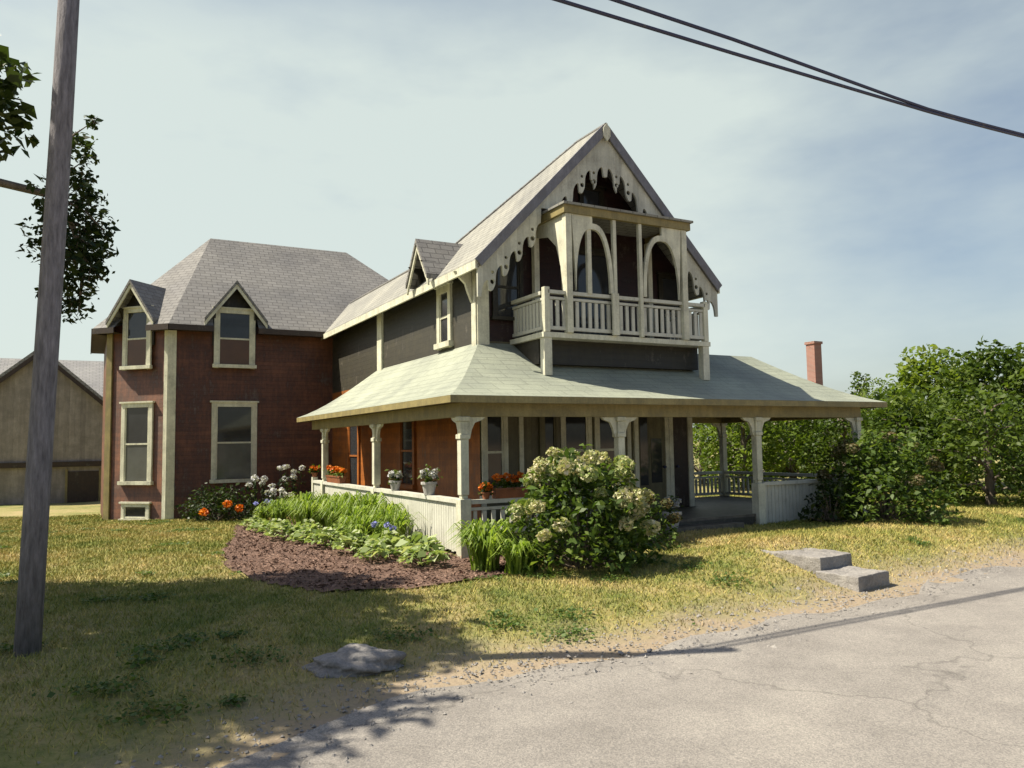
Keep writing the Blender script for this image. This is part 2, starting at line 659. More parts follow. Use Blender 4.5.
def shrub(x, y, h, rad, mat, label, name='shrub', cat='shrub', group=None, leaf=.1, nb=18, dens=60, low=.12):
    z0 = gz(x, y) - .03
    t = thing(name, (x, y, z0), label, cat, group)
    rnd = random.Random(int(x * 53 + y * 29 + 5))
    mb = MB()
    blobs = []
    for k in range(nb):
        a = k * 2.4
        f = (k + .5) / nb
        zz = low + (1 - low) * f
        rr = rad * math.sqrt(max(0, 1 - (f * .96) ** 2)) * rnd.uniform(.5, .8)
        br = rad * rnd.uniform(.26, .4)
        c = (x + rr * math.cos(a), y + rr * math.sin(a), z0 + max(br * .6, h * zz - br * .7))
        blobs.append((c, br, .85))
        mb.tube([(x + .05 * math.cos(a), y + .05 * math.sin(a), z0), ((x + c[0]) / 2, (y + c[1]) / 2, z0 + c[2] * .5 - z0 * .5), c], [.025, .018, .006], 5)
    mb.build('stem', M['bark'], t)
    p, ti = blob_points(blobs, dens, .6)
    p = p[p[:, 2] > z0 + .03]
    leaves('foliage', mat, t, p, leaf, tint=RNG.uniform(.25, .75, len(p)))
    return t, blobs


# ================================================================== SETTING
# ground sheet to the horizon
def grid_axis(lo, hi, step, far):
    a = list(np.arange(lo, hi + 1e-6, step))
    d, x = step, hi
    while x < far:
        d *= 1.5
        x += d
        a.append(x)
    d, x = step, lo
    while x > -far:
        d *= 1.5
        x -= d
        a.insert(0, x)
    return a


gx, gy = grid_axis(-16, 22, .4, 700), grid_axis(-8, 20, .35, 700)
mb = MB()
for y in gy:
    for x in gx:
        mb.v.append(Vector((x, y, gz(x, y))))
nx = len(gx)
for j in range(len(gy) - 1):
    for i in range(nx - 1):
        k = j * nx + i
        mb.f.append([k, k + 1, k + nx + 1, k + nx])
tag(mb.build('ground', m_lawn(), smooth=True), kind='structure')

# road
mb = MB()
xs = list(np.arange(-60, 120.1, .35))
rnd = random.Random(3)
prev = None
for x in xs:
    e = road_edge(x) + .10 * math.sin(x * 1.3) + .06 * math.sin(x * 3.7 + 1) + rnd.uniform(-.04, .04)
    mb.v += [Vector((x, e, gz(x, e) + .004)), Vector((x, e - .18, -.200)), Vector((x, e - 3.2, -.17)), Vector((x, e - 7.6, -.205))]
for i in range(len(xs) - 1):
    for j in range(3):
        a = i * 4 + j
        mb.f.append([a, a + 1, a + 5, a + 4])
tag(mb.build('road', M['road'], smooth=True), kind='structure')

# loose gravel along the broken road edge (uncountable)
def gravel(n):
    P = []
    while len(P) < n:
        x = random.uniform(-9, 18)
        y = road_edge(x) + random.gauss(.1, .38)
        P.append((x, y, max(gz(x, y), -.2 if y < road_edge(x) else -9) + .004))
    P = np.array(P)
    r_ = RNG.uniform(.006, .022, n) * np.where(RNG.uniform(0, 1, n) > .96, 2.0, 1)
    base = np.array([(1, 0, 0), (0, 1, 0), (-1, 0, 0), (0, -1, 0), (0, 0, .7), (0, 0, -.4)])
    v = P[:, None, :] + (base[None] + RNG.normal(0, .18, (n, 6, 3))) * r_[:, None, None]
    fs = np.array([(0, 1, 4), (1, 2, 4), (2, 3, 4), (3, 0, 4), (1, 0, 5), (2, 1, 5), (3, 2, 5), (0, 3, 5)])
    f = (fs[None] + (np.arange(n) * 6)[:, None, None]).reshape(-1, 3)
    me = bpy.data.meshes.new('gravel')
    me.from_pydata(v.reshape(-1, 3).tolist(), [], f.tolist())
    me.materials.append(M['granite'])
    o = bpy.data.objects.new('gravel', me)
    COL.objects.link(o)
    tag(o, 'loose gravel scattered along the edge of the road', 'gravel', kind='stuff')


gravel(5200)

# garden bed
BED = [(-2.2, 9.0), (-2.7, 6.0), (-3.3, 3.5), (-3.6, 1.2), (-3.4, -.6), (-2.8, -1.8), (-1.9, -2.25), (-1.1, -2.2), (-.2, -1.9), (.7, -1.1), (.9, -.35), (.05, -.1), (-.08, .2), (-.08, 9.4)]


def in_poly(x, y, poly):
    c = False
    for i in range(len(poly)):
        (x1, y1), (x2, y2) = poly[i], poly[i - 1]
        if (y1 > y) != (y2 > y) and x < (x2 - x1) * (y - y1) / (y2 - y1) + x1:
            c = not c
    return c


bm = bmesh.new()
step = .12
vv = {}


def gv(i, j):
    if (i, j) not in vv:
        x, y = i * step, j * step
        d = .02 * math.sin(x * 9 + y * 4) + .012 * math.sin(y * 17)
        vv[(i, j)] = bm.verts.new((x, y, gz(x, y) + .03 + d * .5))
    return vv[(i, j)]


for i in range(-34, 12):
    for j in range(-22, 82):
        if in_poly((i + .5) * step, (j + .5) * step, BED):
            bm.faces.new((gv(i, j), gv(i + 1, j), gv(i + 1, j + 1), gv(i, j + 1)))
me = bpy.data.meshes.new('garden_bed')
bm.to_mesh(me)
bm.free()
for p in me.polygons:
    p.use_smooth = True
me.materials.append(M['mulch'])
o = bpy.data.objects.new('garden_bed', me)
COL.objects.link(o)
tag(o, kind='structure')


# loose bark chips on the bed (uncountable)
pts = []
while len(pts) < 9000:
    x, y = random.uniform(-3.7, 1), random.uniform(-2.3, 9)
    if in_poly(x, y, BED):
        pts.append((x, y, gz(x, y) + .04 + random.uniform(0, .012)))
o = leaves('bark_chips', m_leaf('bark_chip', [(.2, (.07, .04, .028)), (.55, (.18, .105, .075)), (.85, (.33, .22, .17))], 0, .9), None, pts, .055, aspect=.45, up=.8)
tag(o, 'loose brown bark mulch on the bed beside the porch', 'mulch', kind='stuff')


# grass blades (uncountable)
def grass(n):
    P = []
    while len(P) < n:
        d = random.random() ** .75 * 21 + 5.2
        x, y = at(random.uniform(-60, 1090), d)
        e = road_edge(x)
        if y < e + .25 or in_poly(x, y, BED):
            continue
        if -.1 < x < 10 and 0 < y < 13:
            continue
        if y < e + 1.3 and random.random() > (y - e - .1) / 1.3:
            continue
        P.append((x, y, gz(x, y), d))
    P = np.array(P)
    n = len(P)
    h = RNG.uniform(.02, .062, n) * (1 + .01 * P[:, 3])
    w = .0025 + .00045 * P[:, 3]
    a = RNG.uniform(0, 6.28, n)
    ln = RNG.normal(0, .6, (n, 2))
    base = P[:, :3] - np.array([0, 0, .005])
    dx = np.stack([np.cos(a) * w, np.sin(a) * w, np.zeros(n)], 1)
    tip = base + np.stack([ln[:, 0] * h, ln[:, 1] * h, h], 1)
    v = np.stack([base - dx, base + dx, tip], 1).reshape(-1, 3)
    me = bpy.data.meshes.new('grass')
    me.vertices.add(3 * n)
    me.vertices.foreach_set('co', v.ravel())
    me.loops.add(3 * n)
    me.loops.foreach_set('vertex_index', np.arange(3 * n, dtype=np.int32))
    me.polygons.add(n)
    me.polygons.foreach_set('loop_start', np.arange(0, 3 * n, 3, dtype=np.int32))
    me.update(calc_edges=True)
    at_ = me.attributes.new('tint', 'FLOAT', 'FACE')
    at_.data.foreach_set('value', RNG.uniform(0, 1, n).astype(np.float32))
    me.materials.append(m_grass())
    me.validate()
    o = bpy.data.objects.new('grass', me)
    COL.objects.link(o)
    tag(o, 'short dry yellow green grass on the lawn around the house', 'grass', kind='stuff')


grass(300000)
# clover and weeds in the lawn (uncountable)
pts = []
while len(pts) < 7000:
    cx_, cy_ = at(random.uniform(0, 1024), 6 + 16 * random.random() ** 1.3)
    r_ = random.uniform(.08, .34)
    for k in range(int(700 * r_)):
        x, y = cx_ + random.gauss(0, r_ * .6), cy_ + random.gauss(0, r_ * .4)
        if y < road_edge(x) + .35 or in_poly(x, y, BED) or (-.1 < x < 10 and y > -.1) or (3.4 < x < 4.7 and -4.9 < y < -2.8):
            continue
        pts.append((x, y, gz(x, y) + random.uniform(.02, .06)))
o = leaves('clover', m_leaf('clover_leaf', [(.2, (.05, .10, .02)), (.55, (.10, .17, .035)), (.85, (.19, .25, .07))]), None, pts, .035, aspect=.9, up=.9)
tag(o, 'green clover and weeds growing in patches of the lawn', 'clover', kind='stuff')

# ================================================================== THE HOUSE
HX0, HX1, HY = 1.4, 6.98, 2.2          # main block front wall at y = HY
GX = 4.13                             # gable centre line
ZE, ZA = 5.5, 8.74                    # eave and apex heights
EX0, EX1 = 1.02, 7.26                 # eave lines
house = thing('house', (4.25, 6.0, 0), 'dark red victorian house with wraparound porch, gable balcony and pale fretwork boards', 'house')


def roofz(x):
    return ZE + (ZA - ZE) * (1 - abs(x - GX) / (GX - EX0))


# --- walls
mb = MB()
mb.poly([(HX0, HY, .3), (HX1, HY, .3), (HX1, HY, 4.0), (HX0, HY, 4.0)])
mb.build('front_wall', M['olive'], house)
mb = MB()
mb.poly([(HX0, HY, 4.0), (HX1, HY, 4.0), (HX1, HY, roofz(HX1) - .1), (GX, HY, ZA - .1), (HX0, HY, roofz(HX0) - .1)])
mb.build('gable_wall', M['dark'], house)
mb = MB()
mb.poly([(HX0, 16, -.5), (HX0, HY, -.5), (HX0, HY, 3.6), (HX0, 16, 3.6)])
mb.build('porch_side_wall', M['amber'], house)
mb = MB()
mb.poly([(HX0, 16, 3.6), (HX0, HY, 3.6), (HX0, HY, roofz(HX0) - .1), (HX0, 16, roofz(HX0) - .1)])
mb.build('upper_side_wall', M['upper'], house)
mb = MB()
mb.poly([(HX1, HY, -.5), (HX1, 20, -.5), (HX1, 20, roofz(HX1) - .1), (HX1, HY, roofz(HX1) - .1)])
mb.poly([(HX1, 20, -.5), (HX0, 20, -.5), (HX0, 20, 5.5), (HX1, 20, 5.5)])
mb.build('rear_wall', M['upper'], house)

# --- wing (behind, to the left) with one canted corner
A, B_, Cc = (-3.4, 13.0), (-5.1, 14.7), (-5.1, 19.5)
mb = MB()
for p, q in (((HX0, 13.0), A), (A, B_), (B_, Cc), (Cc, (HX0, 19.5))):
    mb.poly([(*q, -.7), (*p, -.7), (*p, 5.65), (*q, 5.65)])
mb.build('wing_wall', M['wing'], house)
mb = MB()
EA, EB, EC, ED, EE = (-3.55, 12.6, 5.55), (-5.5, 14.55, 5.55), (-5.5, 20.1, 5.55), (6.6, 20.1, 5.55), (6.6, 12.6, 5.55)
R1, R2 = (-1.95, 16.4, 9.17), (2.87, 16.4, 9.17)
def lerp3(p, q, t):
    return tuple(a + (b - a) * t for a, b in zip(p, q))


def notched(p, q, r_, t0, t1, dep):
    """eave line p-q of a roof plane whose far point is r_: outline with a slot cut out for a wall dormer, and the eave pieces"""
    P_, Q_ = Vector(p), Vector(q)
    d = (Q_ - P_).normalized()
    n_ = (Vector(r_) - P_)
    n_ = n_ - d * n_.dot(d)
    hor = math.hypot(n_.x, n_.y)
    up = n_ * (dep / hor)
    a_, b_ = P_.lerp(Q_, t0), P_.lerp(Q_, t1)
    return [P_, a_, a_ + up, b_ + up, b_, Q_], [(P_, a_), (b_, Q_)]


LF = EE[0] - EA[0]
out1, e1 = notched(EA, EE, R1, (-2.31 - EA[0]) / LF, (-1.01 - EA[0]) / LF, .52)
LC = (Vector(EA) - Vector(EB)).length
mid = ((A[0] + 1.2 * -.7071) - EB[0]) * .7071 + ((A[1] + 1.2 * .7071) - EB[1]) * -.7071
out2, e2 = notched(EB, EA, R1, (mid - .58) / LC, (mid + .58) / LC, .52)
mb.poly(out1 + [R2, R1]).poly(out2 + [R1]).poly([EC, EB, R1]).poly([ED, EC, R1, R2]).poly([EE, ED, R2])
wr = mb.build('wing_roof', M['roof'], house)
mb = MB()
for (p, q) in e1 + e2 + [(Vector(EC), Vector(EB))]:
    d = (q - p).normalized()
    inw = Vector((-d.y, d.x, 0)) * .55
    lo_ = Vector((0, 0, -.15))
    mb.poly([q, p, p + lo_, q + lo_][::-1])
    mb.poly([p + lo_, p + inw + lo_, q + inw + lo_, q + lo_])
mb.build('soffit', M['door'], wr)
for (p, q) in e1 + e2 + [(Vector(EC), Vector(EB))]:
    d = (q - p).normalized()
    if q.x > 1.2:
        q = p + d * (1.1 - p.x)
    nrm = Vector((d.y, -d.x, 0))
    MB().beam(p + nrm * .017 - Vector((0, 0, .09)), q + nrm * .017 - Vector((0, 0, .09)), .03, .17).build('eave_board', M['door'], wr)
mb = MB()
mb.obox((A[0] - .02, A[1] - .03, 2.55), (.24, .05, 5.9), (1, 0, 0))
mb.obox((A[0] - .13, A[1] + .045, 2.55), (.2, .05, 5.9), (-.707, .707, 0))
mb.build('corner_board', M['trim'], house)
mb = MB()
mb.obox((B_[0] + .08, B_[1] - .12, 2.5), (.2, .05, 5.8), (-.707, .707, 0))
mb.build('corner_board', M['fascia'], house)

# --- main gable roof (two slabs)
YF, YB = 1.42, 16.6
DX, DZ = 1.18, 5.5 + 1.18 * (ZA - ZE) / (GX - EX0)      # the flat deck edge: set in from the eave, and its height
YR, YD = 2.5, 5.0                                        # rear end of the short ridge, front end of the deck
for sgn, ex in ((-1, EX0), (1, EX1)):
    dxe = ex - sgn * DX
    P = [(ex, YF, ZE), (GX, YF, ZA), (GX, YR, ZA), (dxe, YD, DZ), (dxe, YB, DZ), (ex, YB, ZE)]
    Q = [(p[0], p[1], p[2] - .18) for p in P]
    mb = MB()
    mb.poly(P if sgn < 0 else P[::-1])
    mb.poly(Q[::-1] if sgn < 0 else Q)
    for i in range(6):
        j = (i + 1) % 6
        f = [P[i], Q[i], Q[j], P[j]]
        mb.poly(f if sgn < 0 else f[::-1])
    mb.build('roof', M['roofl'], house)
MB().poly([(GX, YR, ZA), (EX1 - DX, YD, DZ), (EX0 + DX, YD, DZ)]).poly([(EX0 + DX, YD, DZ), (EX1 - DX, YD, DZ), (EX1 - DX, YB, DZ), (EX0 + DX, YB, DZ)]).build('roof_deck', M['roofl'], house)
mb = MB()
mb.tube([(GX, YF - .05, ZA - .01), (GX, YR, ZA - .01), (EX0 + DX, YD, DZ), (EX0 + DX, 13.6, DZ)], .045, 8)
mb.build('ridge_cap', M['roof'], house)
for ex in (EX0 - .02, EX1 + .02):
    MB().beam((ex, YF + .02, ZE - .12), (ex, 12.55, ZE - .12), .05, .16).build('eave_board', M['trim'], house)
MB().prism([(0, .06), (.09, -.05), (.09, -.22), (0, -.34), (-.09, -.22), (-.09, -.05)], (GX, YF - .046, ZA - .05), (1, 0, 0), (0, 0, 1), (0, -1, 0), .03).build('apex_plate', M['trim'], house)

# --- scalloped bargeboards
YBD = 1.50


def drop(x):
    d = abs(x - GX)
    base = .86 if d < .3 else .66
    per, ph = .31, .14
    q = (d - ph) / per
    k = abs(q - round(q)) * per           # distance from the nearest notch
    s_ = base + .09 * math.cos(2 * math.pi * (q - .5))
    if k < .078:
        s_ = base - .12 - math.sqrt(max(0, .078 ** 2 - k * k)) * 1.5
    return s_


for sgn in (-1, 1):
    pts_top, pts_bot = [], []
    xs_ = np.arange(0, GX - EX0 + .001, .0155)
    for d in xs_:
        x = GX + sgn * d
        top = roofz(x) - .20
        bot = roofz(x) - .20 - drop(x)
        if 2.5 < x < 5.94:
            bot = max(bot, 6.70)
        bot = max(bot, 4.75)
        if top - bot < .05:
            bot = top - .05
        pts_top.append((x, top))
        pts_bot.append((x, bot))
    outline = pts_top + pts_bot[::-1]
    holes = []
    for q in range(0, 11):
        d = .14 + .31 * (q + .5)
        x = GX + sgn * d
        if d > GX - EX0 - .15 or (.75 < d and 2.35 < x < 6.1):
            continue
        zc = roofz(x) - .20 - drop(x) + .17
        holes.append([(x + .05 * math.cos(a * math.pi / 5), zc + .05 * math.sin(a * math.pi / 5)) for a in range(10)])
        holes.append([(x + .035 * math.cos(a * math.pi / 4), zc + .19 + .035 * math.sin(a * math.pi / 4)) for a in range(8)])
    mb = MB().prism(outline, (0, YBD, 0), (1, 0, 0), (0, 0, 1), (0, -1, 0), .05, holes)
    mb.build('bargeboard', M['barge'], house)
    mb = MB()
    e = EX0 if sgn < 0 else EX1
    mb.beam((e, YF - .022, ZE - .085), (GX, YF - .022, ZA - .085), .04, .19)
    mb.build('rake_trim', M['slate'], house)


# --- windows
def window(u, n, c, w, h, trim=.13, mat='glass', tmat='trim', bars=1, cross=False, name='window', low=None):
    """c = centre of the opening on the wall face"""
    u, n, c = Vector(u), Vector(n), Vector(c)
    W = Vector((0, 0, 1))
    f = MB()
    for s_ in (-1, 1):
        f.obox(c + u * s_ * (w / 2 + trim / 2) + n * .03, (trim, .06, h + 2 * trim), u, n)
    f.obox(c + W * (h / 2 + trim / 2) + n * .033, (w, .066, trim), u, n)
    f.obox(c + W * (h / 2 + trim + .025) + n * .05, (w + 2 * trim + .1, .1, .05), u, n)
    fr = f.build(name, M[tmat], house)
    MB().obox(c - W * (h / 2 + trim / 2) + n * .06, (w + 2 * trim + .08, .12, trim * .8), u, n).build('sill', M[tmat], fr)
    if low:
        MB().obox(c + W * h / 4 + n * .012, (w, .012, h / 2), u, n).build('pane', M[mat], fr)
        MB().obox(c - W * h / 4 + n * .016, (w, .02, h / 2), u, n).build('pane', M[low], fr)
    else:
        MB().obox(c + n * .012, (w, .012, h), u, n).build('pane', M[mat], fr)
    s = MB()
    for k in range(bars):
        s.obox(c + W * (-h / 2 + h * (k + 1) / (bars + 1)) + n * .03, (w, .03, .05), u, n)
    if bars == 0:
        s.obox(c + W * (-h / 2 + .03) + n * .03, (w, .03, .05), u, n)
    if cross:
        s.obox(c + n * .031, (.03, .028, h), u, n)
    for s_ in (-1, 1):
        s.obox(c + u * s_ * (w / 2 - .02) + n * .029, (.04, .026, h), u, n)
    s.build('sash', M[tmat], fr)
    return fr


UX, NY = (1, 0, 0), (0, -1, 0)
CU, CN = (-.7071, .7071, 0), (-.7071, -.7071, 0)
cc = Vector((A[0] + 1.2 * CU[0], A[1] + 1.2 * CU[1], 0))
window(UX, NY, (-1.63, 13.0, 2.05), 1.06, 2.18, low='curtain')
window(CU, CN, (cc.x, cc.y, 2.05), .86, 2.18, low='curtain')
window(UX, NY, (-1.66, 12.93, 5.22), .94, 1.56, low='blind')
window(CU, CN, (cc.x + CN[0] * .07, cc.y + CN[1] * .07, 5.2), .76, 1.6, low='blind')
window(CU, CN, (cc.x, cc.y, .02), .8, .34, trim=.1, bars=0, mat='glass', name='basement_window')
# front of the lower storey under the porch
for (xc, w) in ((1.72, .40), (3.03, .30), (3.70, .60), (4.58, .60)):
    window(UX, NY, (xc, HY, 1.72), w, 1.72, trim=.1, tmat='olive' if w < .35 else 'trim')
# doors
for (x0, x1, mat, glass) in ((5.36, 6.12, 'olive', True), (6.36, 6.80, 'door', False)):
    d = MB().box(x0, x1, HY - .04, HY - .005, .36, 2.56).build('door', M[mat], house)
    f = MB()
    for x in (x0 - .06, x1 + .06):
        f.box(x - .055, x + .055, HY - .07, HY - .004, .36, 2.68)
    f.box(x0 - .005, x1 + .005, HY - .068, HY - .004, 2.565, 2.68)
    f.build('door_frame', M['trim'], d)
    if glass:
        MB().box(x0 + .36, x1 - .1, HY - .052, HY - .042, .95, 1.95).build('pane', M['glass'], d)
        MB().box(x0 + .05, x0 + .26, HY - .052, HY - .042, .9, 2.45).build('side_light', M['glass'], d)
    MB().tube([(x0 + .09 if not glass else x1 - .05, HY - .05, 1.3), (x0 + .09 if not glass else x1 - .05, HY - .12, 1.3)], .03, 8).build('handle', M['wire'], d)
# vertical trim boards of the front wall
for x in (1.47, 2.35, 5.12, 6.93):
    MB().box(x - .05, x + .05, HY - .035, HY - .003, .36, 2.6).build('wall_trim', M['trim'], house)
# upper gable openings behind the balcony
window(UX, NY, (2.08, HY, 5.15), .55, 1.25, trim=.09, tmat='upper')
window(UX, NY, (4.25, HY, 5.1), .9, 1.9, trim=.1, tmat='upper')
window(UX, NY, (6.45, HY, 5.1), .55, 1.2, trim=.09, tmat='upper')
window(UX, NY, (4.25, HY, 7.25), .5, .55, trim=.08, tmat='upper', bars=0)
# side wall openings: ground floor windows and upper trims
NXm, UYm = (-1, 0, 0), (0, 1, 0)
window(UYm, NXm, (HX0, 6.2, 1.75), .8, 1.6, tmat='amber')
window(UYm, NXm, (HX0, 10.6, 1.6), .85, 1.9, tmat='amber')
window(UYm, NXm, (HX0, 3.85, 4.72), .46, 1.1, trim=.15)
mb = MB()
for y in (8.2,):
    mb.obox((HX0 - .03, y, 4.75), (.36, .06, 1.75), (0, 1, 0), (-1, 0, 0))
mb.build('wall_trim', M['trim'], house)
mb = MB()
mb.obox((HX0 - .04, HY + .06, 4.68), (.2, .08, 1.75), (0, 1, 0), (-1, 0, 0))
mb.obox((HX0 + .08, HY - .04, 4.68), (.26, .08, 1.75), (1, 0, 0), (0, -1, 0))
cb = mb.build('corner_board', M['trim'], house)


def bracket_outline(L_, H_, th=.09):
    """curved knee brace from (0,-H) on the post to (L,0) on the beam"""
    o_, i_ = [], []
    for k in range(11):
        t = k / 10 * math.pi / 2
        o_.append((L_ * (1 - math.cos(t)), -H_ * (1 - math.sin(t))))
        i_.append(((L_ + th * .3) * (1 - math.cos(t)) * 1.0 + th * math.cos(t), -H_ * (1 - math.sin(t)) - th * math.sin(t)))
    return o_[::-1] + [] + i_


MB().prism([(0, 0), (.42, 0), (.30, -.10), (.16, -.22), (.10, -.42), (0, -.62)], (HX0 - .02, HY - .13, 5.52), (1, 0, 0), (0, 0, 1), (0, -1, 0), .08).build('bracket', M['trim'], cb)
MB().prism([(0, 0), (.38, 0), (.30, -.10), (.14, -.24), (.08, -.42), (0, -.62)], (HX0 - .09, HY + .1, 5.42), (-1, 0, 0), (0, 0, 1), (0, 1, 0), .08).build('bracket', M['trim'], cb)


# --- dormers
def dormer(c, u, n, w, z0, ze, zp, depth, over=.38, mat='wing', rmat='roof', tmat='trim', side=.28):
    u, n, c = Vector(u), Vector(n), Vector((c[0], c[1], 0))
    W = Vector((0, 0, 1))
    hw = w / 2
    mb = MB()
    mb.prism([(-hw, z0), (hw, z0), (hw, ze), (0, zp - .06), (-hw, ze)], c + n * .07, u, W, -n, depth + .07)
    d = mb.build('dormer', M[mat], house)
    sl = (zp - ze) / hw
    for s_ in (-1, 1):
        e = hw + side
        o1 = [(0, zp), (s_ * e, zp - sl * e), (s_ * e, zp - sl * e - .11), (0, zp - .11)]
        MB().prism(o1, c + n * (over + .07), u, W, -n, depth + over).build('dormer_roof', M[rmat], d)
        o2 = [(0, zp - .112), (s_ * (e - .01), zp - sl * e - .105), (s_ * (e - .01), zp - sl * e - .26)]
        for k in range(6):      # little scallops
            t = 1 - (k + 1) / 6
            x = (e - .01) * t
            z = zp - sl * x - .112
            o2 += [(s_ * (x + (e / 12)), z - .24 - sl * e / 12 * 0), (s_ * x, z - .14)]
        MB().prism(o2, c + n * (over + .04), u, W, -n, .04).build('bargeboard', M[tmat], d)
        mb = MB()
        mb.prism([(0, 0), (.34, 0), (.1, -.16), (.04, -.4), (0, -.4)], c + u * (s_ * (hw - .08)) + n * .075 + W * (ze + .02), n, W, u * s_, .07)
        mb.build('bracket', M['upper'], d)
    return d


dormer((-1.66, 13.0), UX, NY, 1.28, 5.0, 6.14, 6.98, 2.0, mat='upper')
dormer((cc.x, cc.y), CU, CN, 1.14, 5.0, 6.14, 6.95, 1.7, mat='upper')
dormer((HX0 - .2, 4.15), (0, 1, 0), NXm, .84, 5.5, 5.92, 6.52, 1.7, over=.32, mat='upper', rmat='roof', side=.22)

# --- balcony
BX0, BX1, BY = 2.2, 6.3, .9
bal = MB().box(BX0 - .08, BX1 + .08, BY - .08, HY - .01, 3.94, 4.04).build('balcony', M['trim'], house)
MB().box(BX0, BX1, BY + .25, HY - .012, 3.45, 3.935).build('shade_fill', M['upper'], bal)  # dark box standing in for the shade below the balcony floor
for x in (BX0 + .035, BX1 - .035):
    MB().box(x - .085, x + .085, BY - .06, BY + .1, 3.2, 3.936).build('support', M['trim'], bal)
MB().box(2.56, 5.88, BY - .22, HY - .01, 6.60, 6.645).build('balcony_roof', M['roofl'], bal)
MB().box(2.60, 5.84, BY - .16, BY - .06, 6.44, 6.597).box(2.60, 2.70, BY - .058, HY - .01, 6.44, 6.597).box(5.74, 5.84, BY - .058, HY - .01, 6.44, 6.597).build('fascia', M['fascia'], bal)
PX = [2.72, 3.84, 4.50, 5.68]
for i, x in enumerate(PX):
    w = .07 if i in (0, 3) else .042
    MB().box(x - w, x + w, BY - .11 - w * .3, BY - .11 + 1.7 * w, 4.045, 6.438).build('balcony_post', M['trim'], bal, bevel=.012)
for x in (2.70, 5.72):
    MB().box(x - .06, x + .06, HY - .2, HY - .08, 4.045, 6.438).build('balcony_post', M['trim'], bal)


def arch(x0, x1, zb, zt, y, fill):
    """pointed arch of curved ribs between two posts"""
    xm, hw = (x0 + x1) / 2, (x1 - x0) / 2
    out, inn = [], []
    nseg = 12
    for k in range(nseg + 1):
        t = k / nseg
        z = zb + (zt - zb) * math.sin(t * math.pi / 2) ** .95
        out.append((hw * math.cos(t * math.pi / 2) ** .75, z))
        inn.append((max(0, (hw - .085)) * math.cos(t * math.pi / 2) ** .75, zb + (zt - .12 - zb) * math.sin(t * math.pi / 2) ** .95))
    for s_ in (-1, 1):
        if s_ in fill:
            ol = [(xm + s_ * a, b) for a, b in inn] + [(xm, 6.437), (xm + s_ * hw, 6.437)]
        else:
            ol = [(xm + s_ * a, b) for a, b in out] + [(xm + s_ * a, b) for a, b in inn[::-1]]
        MB().prism(ol, (0, y, 0), (1, 0, 0), (0, 0, 1), (0, 1, 0), .06).build('arch', M['trim'], bal)


arch(PX[0] + .08, PX[1] - .05, 4.9, 6.3, BY - .12, (-1,))
arch(PX[2] + .05, PX[3] - .08, 4.9, 6.25, BY - .12, (1,))
mb = MB()
mb.box(3.17, 3.27, BY - .10, BY - .03, 4.86, 6.2)
mb.build('balcony_post', M['trim'], bal)
# side arch
mb = MB()
ol = [(0, 6.437), (1.05, 6.437), (1.05, 6.2), (.62, 6.12), (.3, 5.85), (.14, 5.4), (.10, 4.9), (0, 4.9)]
mb.prism(ol, (2.67, BY - .02, 0), (0, 1, 0), (0, 0, 1), (1, 0, 0), .05)
mb.build('arch', M['trim'], bal)


def railing(p, q, z0, z1, parent, n, post=.05, mat='white', name='railing', bw=.05):
    p, q = Vector(p), Vector(q)
    d = (q - p).normalized()
    mb = MB()
    up = Vector((0, 0, 1))
    mb.beam(p + up * z1, q + up * z1, .12, .07)
    mb.beam(p + up * (z1 - .12), q + up * (z1 - .12), .06, .05)
    mb.beam(p + up * (z0 + .08), q + up * (z0 + .08), .07, .07)
    r_ = mb.build(name, M[mat], parent)
    off = Vector(root_of(parent).location)
    b = MB().obox(p + d * 0 + up * ((z0 + z1) / 2 - .03), (bw, .035, z1 - z0 - .25), d).build('baluster', M[mat], r_)
    ln = (q - p).length
    for k in range(1, n):
        copy_obj(b, r_, d * (ln * (k + .5) / n))
    b.location = d * (ln * .5 / n)
    return r_


railing((BX0 + .05, BY - .02, 0), (BX1 - .05, BY - .02, 0), 4.05, 4.84, bal, 26, bw=.075)
railing((BX0 + .0, BY + .05, 0), (BX0 + .0, HY - .05, 0), 4.05, 4.82, bal, 9, bw=.085)
railing((BX1 - .0, BY + .05, 0), (BX1 - .0, HY - .05, 0), 4.05, 4.82, bal, 9, bw=.085)
for x in (BX0 + .02, BX1 - .02):
    MB().box(x - .06, x + .06, BY - .08, BY + .04, 4.045, 4.93).build('newel', M['trim'], bal, bevel=.01)
MB().box(3.72, 3.88, BY - .165, BY - .12, 4.047, 4.9).build('newel', M['trim'], bal)

# --- porch roof: bell-cast hip swept round the corner
ZP0, ZP1 = 2.70, 3.96
OUT = [(1.4, 10.2), (-.4, 10.2), (-.4, -.4), (10.55, -.4), (10.55, 4.9), (6.98, 4.9)]
INN = [(1.4, 8.5), (1.4, 8.5), (1.4, 2.2), (9.0, 2.2), (9.0, 2.3), (6.98, 2.3)]
NSEG = 8


def bell(t):
    return .50 * t + .50 * t * t * (1.5 - .5 * t) if t < 1 else 1.0


